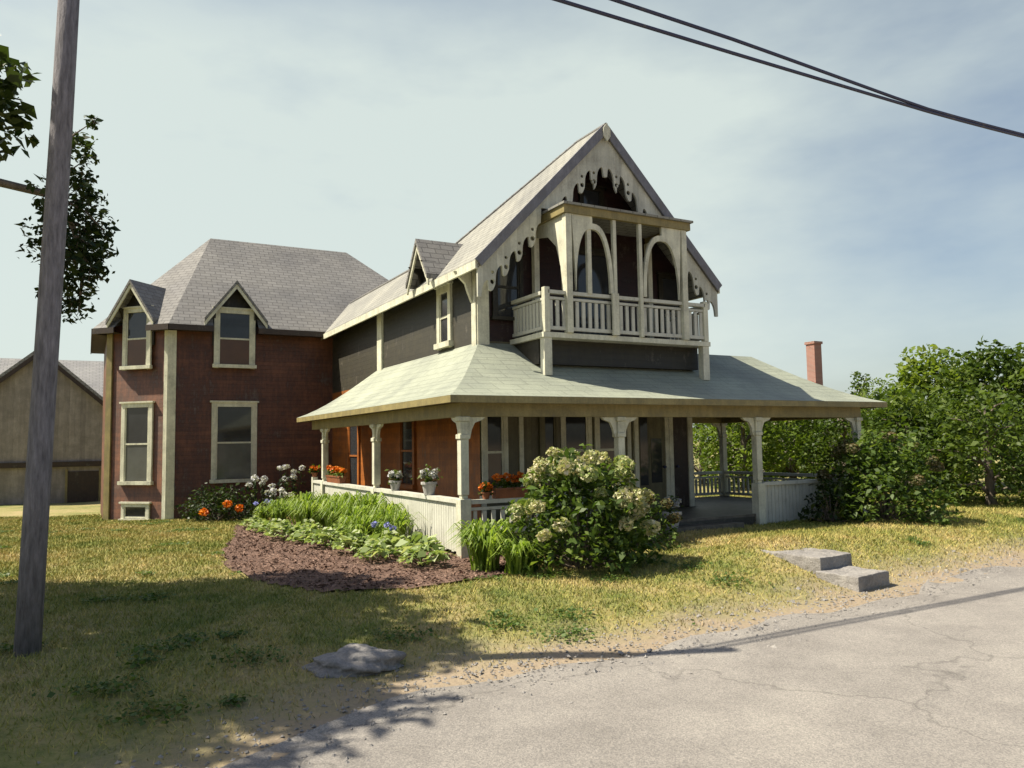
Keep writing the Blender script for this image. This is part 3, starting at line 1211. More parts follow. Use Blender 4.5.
mb = MB()
rings = []
for k in range(NSEG + 1):
    t = k / NSEG
    z = ZP0 + (ZP1 - ZP0) * bell(t)
    rings.append([Vector((a[0] + (b[0] - a[0]) * t, a[1] + (b[1] - a[1]) * t, z)) for a, b in zip(OUT, INN)])
for k in range(NSEG):
    for i in range(len(OUT) - 1):
        mb.poly([rings[k][i], rings[k][i + 1], rings[k + 1][i + 1], rings[k + 1][i]])
pr_ = mb.build('porch_roof', M['proof'], house)
mb = MB()
so = [(-.4, 10.2), (-.4, -.4), (10.55, -.4), (10.55, 4.9), (7.1, 4.9)]
zs = 2.60
mb.poly([(-.4, 10.2, zs), (1.39, 10.2, zs), (1.39, 2.19, zs), (-.4, -.4, zs)])
mb.poly([(-.4, -.4, zs), (1.39, 2.19, zs), (7.11, 2.19, zs), (10.55, -.4, zs)])
mb.poly([(10.55, -.4, zs), (7.11, 2.19, zs), (7.11, 4.9, zs), (10.55, 4.9, zs)])
mb.build('porch_ceiling', M['soffit'], pr_)
mb = MB()
for (p, q) in zip(so[:-1], so[1:]):
    mb.poly([(*p, zs - .02), (*q, zs - .02), (*q, ZP0 - .002), (*p, ZP0 - .002)][::1])
mb.poly([(1.39, 10.2, zs - .02), (-.4, 10.2, zs - .02), (-.4, 10.2, ZP0 - .002), (1.39, 10.2, ZP0 - .002)])
mb.build('porch_fascia', M['fascia'], pr_)
mb = MB()                              # frieze beam over the posts
mb.box(-.07, .07, .075, 9.8, 2.36, 2.595)
mb.box(-.07, 10.05, -.07, .07, 2.36, 2.597)
mb.box(9.91, 10.05, .075, 4.4, 2.36, 2.595)
mb.box(7.15, 9.9, 4.26, 4.4, 2.36, 2.596)
mb.build('frieze_beam', M['fascia'], pr_)
MB().box(.0, 10.0, .0, 2.18, .2, .35).box(.0, 1.38, 2.19, 9.8, .2, .35).box(7.12, 10.0, 2.2, 4.4, .2, .349).build('porch_floor', M['floor'], house)


# --- porch posts: chamfered shafts with base, necking and capital, knee brackets as sub-parts
def porch_post(x, y, zb, brs):
    mb = MB()
    for (w, z0, z1) in ((.20, zb, .98), (.115, .98, 1.04), (.15, 1.04, 1.98), (.19, 1.98, 2.06), (.14, 2.06, 2.28), (.2, 2.28, 2.359)):
        mb.box(x - w / 2, x + w / 2, y - w / 2, y + w / 2, z0 + .001, z1)
    p = mb.build('porch_post', M['trim'], house, bevel=.012)
    for (dx, dy) in brs:
        MB().prism([(0, 0), (.34, 0), (.29, -.05), (.14, -.10), (.08, -.22), (.05, -.36), (0, -.4)],
                   (x + dx * .075 - abs(dy) * .03, y + dy * .075 - abs(dx) * .03, 2.355), (dx, dy, 0), (0, 0, 1), (abs(dy), abs(dx), 0), .06).build('bracket', M['trim'], p)


porch_post(0, 0, -.05, ((1, 0), (0, 1)))
porch_post(0, 4.5, .0, ((0, 1), (0, -1)))
porch_post(0, 8.7, -.1, ((0, 1), (0, -1)))
porch_post(3.25, 0, .0, ((1, 0), (-1, 0)))
porch_post(6.8, 0, .05, ((1, 0), (-1, 0)))
porch_post(9.98, 0, .05, ((-1, 0),))
porch_post(9.98, 4.33, .05, ((-1, 0),))
porch_post(7.25, 4.33, .05, ((1, 0),))

# --- porch rails and skirts
mb = MB()
y = .11
while y < 9.62:
    if not any(abs(y + .05 - yp) < .15 for yp in (4.5, 8.7)):
        zb = gz(-.1, y) + .06 + (.02 if int(y * 10) % 3 else 0)
        mb.box(-.045, -.015, y, y + .095, zb, .90)
    y += .105
sr = mb.build('board_railing', M['white'], house)
MB().box(-.09, .09, .1, 9.66, .90, .97).build('rail_cap', M['white'], sr)
MB().box(-.08, .06, 9.66, 9.8, -.2, 1.05).build('newel', M['trim'], sr)
r_ = railing((.12, 0, 0), (3.13, 0, 0), .32, .92, house, 17, bw=.07)
mb = MB()
mb.box(.1, 3.1, -.02, .0, -.05, .30)
mb.box(3.4, 6.65, -.021, .0, -.02, .30)
mb.build('porch_skirt', M['upper'], house)
mb = MB()
x = 6.92
while x < 9.85:
    mb.box(x, x + .095, -.04, -.01, .12, .93)
    x += .105
fr = mb.build('board_railing', M['white'], house)
MB().box(6.9, 9.9, -.09, .06, .93, 1.0).build('rail_cap', M['white'], fr)
r2 = railing((7.35, 4.33, 0), (9.87, 4.33, 0), .35, 1.0, house, 18, bw=.06)
r3 = railing((9.98, .12, 0), (9.98, 4.22, 0), .35, 1.0, house, 24, bw=.06)
# wooden steps between the posts at the entry bay
mb = MB()
mb.box(4.0, 6.0, -.36, -.022, gz(5, -.2) - .05, .24)
mb.build('porch_step', M['floor'], house)

# --- stone footing of the porch corner and wing
mb = MB()
mb.box(-.16, .16, -.14, .14, -.12, -.02)
mb.build('footing', M['stonef'], house)

# ================================================================== THINGS ON AND ROUND THE PORCH
def petals(name, mat, parent, c, r_, n, size=.06, squash=.8):
    d = RNG.normal(size=(n, 3))
    d /= np.linalg.norm(d, axis=1)[:, None]
    d *= (r_ * RNG.uniform(.55, 1.0, n) ** .5)[:, None]
    d[:, 2] *= squash
    return leaves(name, mat, parent, d + np.array(c), size, aspect=.8, up=.2)


def flower_box(x, y, z, u, ln, label):
    t = thing('flower_box', (x, y, z), label, 'flower box')
    u = Vector(u)
    nrm = Vector((-u.y, u.x, 0))
    outl = [(-.085, .17), (-.065, 0), (.065, 0), (.085, .17)]
    MB().prism(outl, Vector((x, y, z)) - u * ln / 2, nrm, (0, 0, 1), u, ln).build('box', M['terracotta'], t)
    MB().obox((x, y, z + .16), (ln + .03, .19, .03), u).build('rim', M['terracotta'], t)
    pts = np.array([[x, y, z + .24]]) + np.outer(RNG.uniform(-ln / 2, ln / 2, 260), np.array(u)) + RNG.normal(0, .05, (260, 3))
    leaves('foliage', L['tree'], t, pts, .08)
    for k in range(max(3, int(ln / .14))):
        q = Vector((x, y, z)) + u * ((k + .5) / max(3, int(ln / .14)) - .5) * ln
        petals('blossom', L['orange'], t, (q.x + random.uniform(-.04, .04), q.y + random.uniform(-.04, .04), z + .31 + random.uniform(-.05, .07)), .075, 60, .06)
    return t


flower_box(-.02, 7.6, .972, (0, 1, 0), 1.2, 'terracotta box of orange flowers on the far end of the white boarded rail')
flower_box(1.05, 0.0, .957, (1, 0, 0), .95, 'terracotta box of orange flowers on the front baluster rail behind the hydrangea')


def pot_plant(x, y, z, mat, label, h=.2, r_=.12, pr=.15, name='potted_flowers', pot='pot'):
    t = thing(name, (x, y, z), label, 'flower pot')
    MB().lathe([(r_ * .65, 0), (r_ * .95, h * .8), (r_ * 1.1, h * .82), (r_ * 1.1, h), (r_ * .9, h)], (x, y, z), 14).build('pot', M[pot], t, smooth=False)
    pts = np.array([x, y, z + h + pr * .5]) + RNG.normal(0, pr * .45, (140, 3))
    leaves('foliage', L['tree'], t, pts, .07)
    for k in range(7):
        a = k * 2.4
        petals('blossom', mat, t, (x + pr * .6 * math.cos(a), y + pr * .6 * math.sin(a), z + h + pr * (.55 + .09 * k)), .055, 45, .05)
    return t


pot_plant(-.02, 3.25, .972, L['whitef'], 'pale pot of white flowers at the middle of the boarded rail')
pot_plant(-.02, 1.45, .972, L['whitef'], 'larger pale pot of white flowers on the boarded rail near the corner post', h=.24, r_=.14, pr=.19)
pot_plant(-.01, 9.72, 1.052, L['orange'], 'pot of orange flowers on the end post of the boarded rail', h=.12, r_=.085, pr=.14, pot='terracotta')
pot_plant(.42, .0, .957, L['orange'], 'small terracotta pot of orange flowers on the front rail beside the corner post', h=.12, r_=.08, pr=.1, pot='terracotta')
pot_plant(4.3, -.2, .241, L['whitef'], 'pale pot of white flowers on the porch step', h=.3, r_=.17, pr=.2)

# hydrangea in front of the porch
t, blobs = shrub(1.0, -2.0, 1.8, 1.15, L['hyd'], 'big leafy hydrangea bush with cream flower heads in front of the porch', name='hydrangea', leaf=.12, nb=26, dens=80)
head = None
rnd = random.Random(5)
cx_, cy_ = 1.0, -2.0
spots = []
for k in range(60):
    a, e = rnd.uniform(0, 6.28), rnd.uniform(.02, 1.2)
    rr = rnd.uniform(.80, 1.02)
    spots.append((cx_ + 1.12 * rr * math.cos(a) * math.cos(e), cy_ + 1.0 * rr * math.sin(a) * math.cos(e), .55 + 1.30 * rr * math.sin(e)))
o0 = t.location
heads = [petals('flower_head', L[m_], t, o0, r_, n_, .055, .85) for m_, r_, n_ in (('cream', .13, 190), ('green_head', .12, 170), ('cream', .11, 120))]
for k, s_ in enumerate(spots):
    src = heads[k % 3]
    h2 = src if k < 3 else copy_obj(src, t)
    h2.location = Vector(s_) - o0
    h2.rotation_euler = (rnd.uniform(-.5, .5), rnd.uniform(-.5, .5), rnd.uniform(0, 6))
    q = rnd.uniform(.75, 1.2)
    h2.scale = (q, q, q * rnd.uniform(.8, 1.25))
# lower bush leaning right of it with pinkish heads
t, blobs = shrub(2.9, -1.0, 1.0, .72, L['hyd'], 'low hydrangea bush with pinkish flower heads beside the porch entry', name='hydrangea', leaf=.1, nb=14, dens=70)
head = None
for k in range(16):
    a, e = rnd.uniform(0, 6.28), rnd.uniform(.3, 1.3)
    s_ = (2.9 + .7 * math.cos(a) * math.cos(e), -1.0 + .65 * math.sin(a) * math.cos(e), .3 + .72 * math.sin(e))
    if head is None:
        head = petals('flower_head', L['rust'], t, s_, .11, 130, .05, .85)
        s0 = s_
    else:
        copy_obj(head, t, (Vector(s_) - Vector(s0)))


# perennials of the bed
def lily_clump(x, y, h, r_, n=90, mat='lily', fl=None, label='', cat='plant', name='daylily', group=None):
    t = thing(name, (x, y, gz(x, y) + .02), label, cat, group)
    mb = MB()
    z = gz(x, y) + .02
    for k in range(n):
        a = random.uniform(0, 6.28)
        rr = r_ * random.uniform(.35, 1.1)
        hh = h * random.uniform(.6, 1.1)
        w = random.uniform(.012, .022)
        b = Vector((x + .1 * r_ * random.gauss(0, 1.5), y + .1 * r_ * random.gauss(0, 1.5), z))
        d = Vector((math.cos(a), math.sin(a), 0))
        s_ = Vector((-d.y, d.x, 0)) * w
        m1 = b + d * rr * .3 + Vector((0, 0, hh * .75))
        m2 = b + d * rr * .7 + Vector((0, 0, hh * .95))
        tip = b + d * rr * 1.15 + Vector((0, 0, hh * .70))
        i = len(mb.v)
        mb.v += [b - s_, b + s_, m1 + s_, m1 - s_, m2 + s_ * .8, m2 - s_ * .8, tip]
        mb.f += [[i, i + 1, i + 2, i + 3], [i + 3, i + 2, i + 4, i + 5], [i + 5, i + 4, i + 6]]
    o = mb.build('leaf_clump', L[mat], t)
    a_ = o.data.attributes.new('tint', 'FLOAT', 'FACE')
    a_.data.foreach_set('value', np.repeat(RNG.uniform(0, 1, n), 3).astype(np.float32))
    if fl:
        for k in range(fl[1]):
            a = random.uniform(0, 6.28)
            q = (x + r_ * .6 * math.cos(a), y + r_ * .6 * math.sin(a), z + h * random.uniform(.95, 1.25))
            petals('blossom', L[fl[0]], t, q, fl[2], 45, .05)
    return t


def hosta(x, y, h, r_, label, mat='hosta', group=None, name='hosta', lf=.15, n=150):
    t = thing(name, (x, y, gz(x, y) + .02), label, 'plant', group)
    z = gz(x, y) + .02
    a = RNG.uniform(0, 6.28, n)
    q = RNG.uniform(0, 1, n) ** .6
    pts = np.stack([x + q * r_ * np.cos(a), y + q * r_ * np.sin(a), z + .04 + h * (1 - .75 * q ** 2) * RNG.uniform(.6, 1.05, n)], 1)
    leaves('leaf_clump', L[mat], t, pts, lf, aspect=.6, up=.9, droop=.25)
    mb = MB()
    for k in range(10):
        p = pts[k]
        mb.tube([(x, y, z - .02), ((x + p[0]) / 2, (y + p[1]) / 2, z + h * .5), tuple(p)], .006, 4)
    mb.build('stalk', L['lily'], t)
    return t


# prototypes are built once per kind, then copied along the bed
lil0 = lily_clump(-.6, 5.6, .78, .5, 170, label='tall strappy green daylily clump in the bed along the porch', group='daylilies along the porch')
lil_spots = [(-.75, 8.0, 1.0), (-1.0, 6.8, 1.05), (-.5, 4.6, 1.05), (-.95, 4.2, .9), (-.6, 3.4, 1.1), (-.5, 2.5, .95), (-.95, 3.0, .85), (-1.3, 5.4, .85), (-.45, 6.5, 1.0), (-.55, 1.75, .9), (-1.45, 7.4, .9), (-.4, 7.4, .95), (-1.1, 2.2, .8)]
for (x, y, s_) in lil_spots:
    c = copy_obj(lil0)
    c.location = (x, y, gz(x, y) + .02)
    c.rotation_euler.z = random.uniform(0, 6.28)
    c.scale = (s_, s_, s_ * random.uniform(.9, 1.1))
hos0 = hosta(-1.35, 1.6, .34, .42, 'low pale leafed hosta mound on the mulch edge of the porch bed', group='hostas edging the porch bed')
for (x, y, s_) in [(-1.0, .9, 1.0), (-.75, .15, 1.0), (-1.6, 2.6, .9), (-1.75, 3.6, .85), (-1.95, 4.6, .9), (-1.9, 5.7, .9), (-2.0, 6.7, .8), (-.95, -.55, .9), (-1.45, .3, .75), (-1.3, 2.9, .9), (-1.95, 7.8, .8), (-1.55, 4.3, .9)]:
    c = copy_obj(hos0)
    c.location = (x, y, gz(x, y) + .02)
    c.rotation_euler.z = random.uniform(0, 6.28)
    c.scale = (s_, s_, s_ * random.uniform(.85, 1.15))
lily_clump(-.95, 1.3, .45, .3, 70, 'lily', ('blue', 3, .06), 'green clump with small blue flowers beside the boarded rail', name='iris', group=None)
lily_clump(-1.6, 8.6, .5, .3, 70, 'lily', ('blue', 3, .06), 'green clump with pale blue flowers at the far end of the bed', name='iris')
f0 = lily_clump(-.3, -1.4, .72, .55, 260, 'lily', None, 'bushy grass green daylily clump at the foot of the corner post', name='daylily')
f1 = lily_clump(-.05, -1.95, .5, .4, 150, 'lily', None, 'smaller green daylily clump between the corner post and the hydrangea', name='daylily')


def phlox(x, y, h, r_, mat, label, nfl):
    t = thing('phlox', (x, y, gz(x, y)), label, 'plant', 'white phlox by the wing')
    z = gz(x, y)
    mb = MB()
    tops = []
    for k in range(nfl):
        a, q = k * 2.4, r_ * math.sqrt((k + .5) / nfl)
        p = (x + q * math.cos(a), y + q * math.sin(a), z + h * random.uniform(.75, 1.05))
        mb.tube([(x + .4 * q * math.cos(a), y + .4 * q * math.sin(a), z - .02), p], .008, 5)
        tops.append(p)
    mb.build('stem', L['dark'], t)
    pts = np.array([[p[0], p[1], z + (p[2] - z) * f] for p in tops for f in RNG.uniform(.1, .92, 26)]) + RNG.normal(0, .05, (26 * nfl, 3))
    leaves('foliage', L['dark'], t, pts, .11)
    for p in tops:
        petals('blossom', mat, t, p, .085, 70, .055)
    return t


phlox(-1.25, 10.9, 1.15, .42, L['whitef'], 'dark leaved white phlox, tallest one against the wing wall', 8)
phlox(-.45, 10.7, 1.45, .4, L['whitef'], 'white phlox beside the end post of the porch rail', 8)
phlox(-1.0, 9.6, .85, .38, L['whitef'], 'shorter white phlox at the far corner of the garden bed', 7)
# dark shrub with orange blooms below the wing window
t, blobs = shrub(-2.3, 11.6, 1.1, 1.2, L['dark'], 'dark rounded bush with a few orange blooms under the wing window', name='shrub', leaf=.1, nb=18, dens=60)
for (dx, dz) in ((-.48, .33), (.12, .52), (.42, .40)):
    petals('blossom', L['orange'], t, (-2.3 + dx, 10.5, gz(-2.3, 11) + dz), .12, 90, .07)

# dark bush on the right end of the porch
shrub(9.25, -1.1, 1.95, 1.3, L['hyd'], 'rounded bush with brownish flowering top at the right porch corner', name='shrub', leaf=.12, nb=26, dens=75)
rsh = bpy.context.scene.objects[[o.name for o in COL.objects if o.name.startswith('shrub') and o.type == 'EMPTY'][-1]]
head = None
for k in range(26):
    a, e = rnd.uniform(0, 6.28), rnd.uniform(.25, 1.4)
    s_ = (9.25 + 1.25 * math.cos(a) * math.cos(e), -1.1 + 1.2 * math.sin(a) * math.cos(e), .65 + 1.3 * math.sin(e))
    if head is None:
        head = petals('flower_head', L['rust'], rsh, s_, .13, 130, .06, .85)
        s0 = s_
    else:
        copy_obj(head, rsh, (Vector(s_) - Vector(s0)))
shrub(8.0, -.8, .95, .6, L['dark'], 'dark green bush pressed against the white boarded rail', name='shrub', leaf=.11, nb=20, dens=60)

# granite steps up the bank
def granite_step(c, ln, dp, h, rot, label):
    t = MB()
    u = Vector((math.cos(rot), math.sin(rot), 0))
    t.obox(c, (ln, dp, h), u)
    o = t.build('granite_step', M['granite'], None, bevel=.02)
    ctr = Vector(c)
    bm = bmesh.new()
    bm.from_mesh(o.data)
    for k in range(5):
        lng = [e for e in bm.edges if e.calc_length() > .06]
        if not lng:
            break
        bmesh.ops.subdivide_edges(bm, edges=lng, cuts=1, use_grid_fill=True)
    bm.normal_update()
    for v in bm.verts:
        w_ = v.co.copy()
        a_ = mnoise.noise(w_ * 3.1) * .022 + mnoise.noise(w_ * 11) * .012 + mnoise.noise(w_ * 31) * .005
        v.co = w_ + v.normal * a_ - ctr
    bm.to_mesh(o.data)
    bm.free()
    o.location = ctr
    return tag(o, label, 'step', 'granite steps up from the road')


granite_step((4.02, -4.40, -.11), .78, .66, .24, .12, 'lower granite step at the edge of the road')
granite_step((4.02, -3.50, .06), .82, 1.2, .26, .12, 'upper granite step set into the lawn bank')

# rock in the lawn
bm = bmesh.new()
bmesh.ops.create_icosphere(bm, subdivisions=5, radius=1)
for v in bm.verts:
    c = v.co
    k = 1 + .12 * math.sin(c.x * 5 + 1) * math.sin(c.y * 4) + .08 * math.sin(c.z * 9 + c.x * 6) + .03 * math.sin(c.x * 17) * math.sin(c.y * 15)
    k += .10 * mnoise.noise(c * 4.3) + .05 * mnoise.noise(c * 11) + .025 * mnoise.noise(c * 27)
    v.co = Vector((c.x * .44 * k, c.y * .27 * k, max(-.3, c.z * k) * .15))
me = bpy.data.meshes.new('rock')
bm.to_mesh(me)
bm.free()
for p in me.polygons:
    p.use_smooth = True
me.materials.append(M['granite'])
o = bpy.data.objects.new('rock', me)
COL.objects.link(o)
o.location = (-3.35, -4.75, gz(-3.35, -4.75) + .015)
tag(o, 'flat grey rock lying in the grass by the road edge', 'rock')

# ================================================================== UTILITY POLE AND WIRES
PXY = (-5.9, -3.2)
pl = thing('utility_pole', (*PXY, gz(*PXY) - .05), 'grey wooden utility pole standing on the lawn close to the camera', 'utility pole')
zb = gz(*PXY) - .1
MB().tube([(PXY[0] - .13, PXY[1], zb), (PXY[0] - .07, PXY[1], 2), (PXY[0] + .03, PXY[1], 5.2), (PXY[0] + .12, PXY[1], 8.8)], [.115, .108, .10, .09], 20).build('shaft', M['pole'], pl, smooth=True)
mb = MB()
for z_ in (8.05, 8.4):
    mb.lathe([(.03, -.07), (.07, -.05), (.05, 0), (.07, .05), (.03, .07)], (PXY[0] + .18, PXY[1] + .0, z_), 10)
    mb.tube([(PXY[0] + .04, PXY[1], z_), (PXY[0] + .18, PXY[1], z_)], .02, 6)
mb.build('insulator', M['glass'], pl)
for (zs_, lab) in (((8.05, 8.03, 8.04, 9.0), 'lower dark overhead cable crossing the sky at the upper right'), ((8.4, 8.26, 8.09, 9.3), 'upper dark overhead cable crossing the sky at the upper right')):
    x0 = PXY[0] + .2
    pts = []
    for k in range(41):
        x = x0 + k
        if x < 3.5:
            z = zs_[0] + (zs_[1] - zs_[0]) * (x - x0) / (3.5 - x0)
        elif x < 8:
            z = zs_[1] + (zs_[2] - zs_[1]) * (x - 3.5) / 4.5
        else:
            z = zs_[2] + (x - 8) ** 1.5 * .012
        pts.append((x, PXY[1], z))
    o = MB().tube(pts, .028, 8).build('overhead_cable', M['wire'], None, smooth=True)
    tag(o, lab, 'cable', 'overhead cables along the road')

# ================================================================== NEIGHBOURING BUILDINGS
bx, by = at(58, 33)
barn = thing('barn', (bx, by, gz(bx, by)), 'pale boarded barn with a low pitched grey roof, left of the house', 'barn')
z0 = -1.2
W0, D0 = 5.2, 9.0
mb = MB()
zk, zr = 3.9, 6.1
x0, x1, y0, y1 = bx - 3.2, bx + 1.75, by, by + D0
xm = (x0 + x1) / 2
mb.prism([(x0, z0), (x1, z0), (x1, zk), (xm, zr), (x0, zk)], (0, y0, 0), (1, 0, 0), (0, 0, 1), (0, 1, 0), D0)
mb.build('wall', M['barn'], barn)
sl = (zr - zk) / (x1 - xm)
for s_ in (-1, 1):
    e = (x1 - xm) + .35
    MB().prism([(xm, zr + .15), (xm + s_ * e, zr + .15 - sl * e), (xm + s_ * e, zr - sl * e), (xm, zr)], (0, y0 - .3, 0), (1, 0, 0), (0, 0, 1), (0, 1, 0), D0).build('roof', M['barnroof'], barn)
    MB().prism([(xm, zr - .002), (xm + s_ * e, zr - sl * e - .002), (xm + s_ * e, zr - sl * e - .22), (xm, zr - .22)], (0, y0 - .3, 0), (1, 0, 0), (0, 0, 1), (0, 1, 0), .06).build('rake_board', M['door'], barn)
mb = MB()
mb.box(x0 - 2, x1 + 4.6, y1 - 1, y1 + 6, z0, 4.2)
mb.build('rear_wall', M['barn'], barn)
mb = MB()
mb.prism([(-1.5, 4.1), (2.6, 6.9), (6.6, 4.1), (6.6, 3.95), (2.6, 6.75), (-1.5, 3.95)], (x0 - 2.3, y1, 0), (0, 1, 0), (0, 0, 1), (1, 0, 0), (x1 - x0) + 7)
mb.build('rear_roof', M['barnroof'], barn)
MB().box(x0 - .02, x1 + .05, y0 - .16, y0 - .01, 1.2, 1.42).build('belt_board', M['door'], barn)
d = MB().box(x1 - 1.35, x1 - .2, y0 - .07, y0 - .01, z0, 1.0).build('door', M['door'], barn)
MB().box(x1 - 1.45, x1 - 1.36, y0 - .09, y0 - .005, z0, 1.1).box(x1 - .19, x1 - .1, y0 - .09, y0 - .005, z0, 1.1).build('door_frame', M['fascia'], d)

hx, hy = at(816, 46)
nb = thing('neighbour_house', (hx, hy, gz(hx, hy)), 'low house with a red brick chimney beyond the trees on the right', 'house')
MB().prism([(-3.5, -1), (3.5, -1), (3.5, 2.6), (0, 4.2), (-3.5, 2.6)], (hx - 4, hy, 0), (0, 1, 0), (0, 0, 1), (1, 0, 0), 8.5).build('wall', M['barn'], nb)
rf = MB()
for s_ in (-1, 1):
    rf.prism([(0, 4.36), (s_ * 3.9, 2.58), (s_ * 3.9, 2.44), (0, 4.22)], (hx - 4.3, hy, 0), (0, 1, 0), (0, 0, 1), (1, 0, 0), 9.1)
rf = rf.build('roof', M['barnroof'], nb)
MB().box(hx - .3, hx + .3, hy - .3, hy + .3, 2.5, 7.45).box(hx - .36, hx + .36, hy - .36, hy + .36, 7.452, 7.6).build('chimney', M['brick'], rf)

# ================================================================== TREES
# shade tree outside the frame on the left: its low branches hang into view, its crown shades the lawn
tx, ty = -11.3, -.2
z0 = gz(tx, ty) - .05
tr = thing('shade_tree', (tx, ty, z0), 'large shade tree at the left edge with drooping dark branches beside the pole', 'tree')
mb = MB()
mb.tube([(tx, ty, z0), (tx + .02, ty, .6), (tx + .1, ty, 3), (tx + .2, ty + .1, 6), (tx + .3, ty, 9.5)], [.48, .34, .28, .2, .06], 12)
blobs = []
rnd = random.Random(21)
for k in range(54):
    a = k * 2.4
    f = (k + .5) / 54
    zz = 4.6 + 5.2 * f
    rr = 3.9 * math.sin(math.pi * (.2 + .74 * f)) ** .7 * rnd.uniform(.45, 1.0)
    c = (tx + rr * math.cos(a), ty + rr * math.sin(a), zz)
    br = rnd.uniform(.65, 1.15)
    blobs.append((c, br, .8))
    if k % 2 == 0:
        s0 = Vector((tx + .15, ty, max(2.6, zz - 1.9)))
        mb.tube([s0, (s0 + Vector(c)) / 2 + Vector((0, 0, .3)), c], [.12, .07, .02], 6)
low = []
# low drooping branch that shows beside the pole
for (px_, py_, dep, br) in ((80, 192, 9.5, .2), (90, 218, 9.6, .22), (80, 238, 9.4, .26), (99, 226, 9.5, .12), (97, 246, 9.7, .14), (86, 262, 9.3, .22), (76, 287, 9.5, .2), (70, 308, 9.5, .17), (92, 270, 9.5, .11), (74, 170, 9.5, .18), (70, 255, 9.2, .32), (64, 222, 9.6, .34), (80, 150, 9.5, .12), (58, 190, 9.3, .34), (50, 240, 9.6, .36), (84, 112, 9.5, .1), (68, 135, 9.5, .2), (56, 290, 9.4, .25)):
    x, y = at(px_, dep)
    z = CAM.z + (448 - py_) / FPX * dep
    low.append(((x, y, z), br, .9))
b0 = Vector((tx + .15, ty, 4.6))
x, y = at(80, 9.5)
mb.tube([b0, ((tx + x) / 2, (ty + y) / 2, 5.5), (x - .3, y, 5.0), (x, y, 4.3), (x - .05, y, 3.6)], [.1, .07, .045, .03, .012], 6)
for (c, br, _q) in low:
    q = Vector((x - .3 + random.uniform(-.2, .1), y, min(5.0, c[2] + .35) if c[2] < 4.9 else c[2] - .5))
    mb.tube([q, (q + Vector(c)) / 2 + Vector((0, 0, .06)), c], [.016, .011, .004], 5)
    for k in range(5):
        d = Vector((random.gauss(0, 1), random.gauss(0, 1), random.gauss(-.2, .8))).normalized() * br
        mb.tube([c, Vector(c) + d * 1.05], [.006, .002], 4)
mb.build('trunk', M['bark'], tr, smooth=True)
p, ti = blob_points(blobs, 100)
leaves('crown', L['dark'], tr, p, .2, tint=ti)
p, ti = blob_points(low, 230)
leaves('drooping_foliage', L['dark'], tr, p, .085, tint=ti)

for (px_, dep, h, rad, mat, lab) in (
        (700, 33, 4.2, 2.0, 'tree', 'mid green low tree seen through the porch beside the dark door'),
        (742, 29, 3.9, 1.9, 'light', 'bright green bushy tree seen through the middle of the right porch bay'),
        (790, 33, 4.3, 2.2, 'light', 'sunlit green tree seen through the right end of the porch'),
        (842, 30, 3.6, 1.9, 'tree', 'darker green tree behind the last porch post'),
        (888, 31, 4.3, 1.9, 'light', 'bright green tree just right of the porch roof'),
        (938, 28, 5.0, 2.3, 'light', 'tall bright green tree at the right, second from the frame edge'),
        (1010, 25, 4.9, 2.5, 'tree', 'full dark green tree at the right edge of the frame'),
        (862, 36, 5.2, .8, 'tree', 'slim sparse tree poking above the porch roof at the right'),
        (765, 40, 4.3, 2.6, 'tree', 'far dark tree behind the middle of the right porch bay'),
        (905, 22, 3.2, 1.7, 'tree', 'dense dark bush tree right of the flowering bush'),
        (985, 20, 3.2, 1.8, 'tree', 'low rounded green tree near the right frame edge')):
    x, y = at(px_, dep)
    tree(x, y, h, rad, L[mat], lab, group='trees on the right', leaf=rnd.choice((.14, .17, .2)), nb=28, dens=44, trunk_h=.12 if h < 4.5 else .2)

# ================================================================== LIGHT, SKY, CAMERA
SUN_AZ = Vector((-.90, .43, 0)).normalized()
SUN_EL = R(54)
sd = bpy.data.lights.new('sun', 'SUN')
sd.energy = 5.0
sd.angle = R(.53)
sd.color = (1.0, .91, .74)
so_ = bpy.data.objects.new('sun', sd)
COL.objects.link(so_)
dvec = SUN_AZ * math.cos(SUN_EL) + Vector((0, 0, math.sin(SUN_EL)))
so_.rotation_euler = dvec.to_track_quat('Z', 'Y').to_euler()
so_.location = (0, 0, 30)

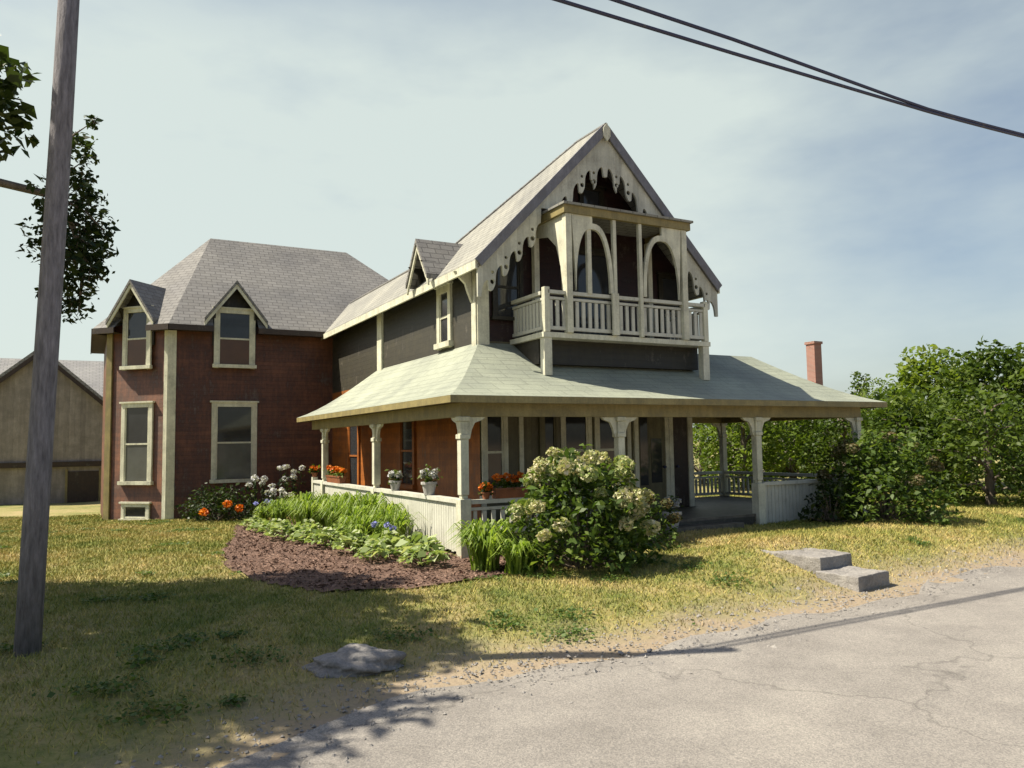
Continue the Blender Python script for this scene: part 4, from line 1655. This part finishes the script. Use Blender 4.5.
w = bpy.data.worlds.new('World')
S.world = w
w.use_nodes = True
nt = w.node_tree
bg = nt.nodes['Background']
sky = nt.nodes.new('ShaderNodeTexSky')
sky.sky_type = 'NISHITA'
sky.sun_disc = False
sky.sun_elevation = SUN_EL
sky.sun_rotation = math.atan2(SUN_AZ.x, SUN_AZ.y)
sky.air_density = 1.0
sky.dust_density = 2.0
sky.ozone_density = .6
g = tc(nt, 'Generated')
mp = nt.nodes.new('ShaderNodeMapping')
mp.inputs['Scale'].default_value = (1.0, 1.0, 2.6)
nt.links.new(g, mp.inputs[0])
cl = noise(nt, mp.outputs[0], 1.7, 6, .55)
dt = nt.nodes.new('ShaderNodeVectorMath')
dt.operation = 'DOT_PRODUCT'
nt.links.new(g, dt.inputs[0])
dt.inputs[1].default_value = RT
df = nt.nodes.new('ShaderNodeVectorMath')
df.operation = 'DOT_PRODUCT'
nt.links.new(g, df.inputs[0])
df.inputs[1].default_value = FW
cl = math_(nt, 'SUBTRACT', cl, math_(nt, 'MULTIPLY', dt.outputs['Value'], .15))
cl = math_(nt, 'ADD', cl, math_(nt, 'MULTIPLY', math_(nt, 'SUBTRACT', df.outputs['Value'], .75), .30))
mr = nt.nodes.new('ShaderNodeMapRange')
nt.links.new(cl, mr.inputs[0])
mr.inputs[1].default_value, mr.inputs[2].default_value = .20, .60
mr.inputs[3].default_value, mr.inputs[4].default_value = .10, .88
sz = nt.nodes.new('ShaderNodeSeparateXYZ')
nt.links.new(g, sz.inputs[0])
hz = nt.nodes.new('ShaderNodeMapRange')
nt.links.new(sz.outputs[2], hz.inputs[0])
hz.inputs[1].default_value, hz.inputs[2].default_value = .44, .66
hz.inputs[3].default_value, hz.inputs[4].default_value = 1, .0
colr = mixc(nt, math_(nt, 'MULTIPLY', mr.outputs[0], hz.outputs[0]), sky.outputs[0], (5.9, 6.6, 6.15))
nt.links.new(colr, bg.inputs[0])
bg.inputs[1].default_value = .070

cam = bpy.data.cameras.new('camera')
co = bpy.data.objects.new('camera', cam)
COL.objects.link(co)
F = FW * math.cos(PITCH) + Vector((0, 0, math.sin(PITCH)))
U = RT.cross(F)
R_ = RT * math.cos(ROLL) - U * math.sin(ROLL)
U_ = U * math.cos(ROLL) + RT * math.sin(ROLL)
mat = Matrix((R_, U_, -F)).transposed().to_4x4()
mat.translation = CAM
co.matrix_world = mat
cam.sensor_width = 36
cam.lens = FPX / 1024 * 36
cam.clip_start = .1
cam.clip_end = 3000
S.camera = co

S.view_settings.view_transform = 'Standard'
S.view_settings.look = 'None'
S.view_settings.exposure = 0.85
S.view_settings.gamma = 1
S.cycles.use_denoising = True
S.cycles.max_bounces = 8
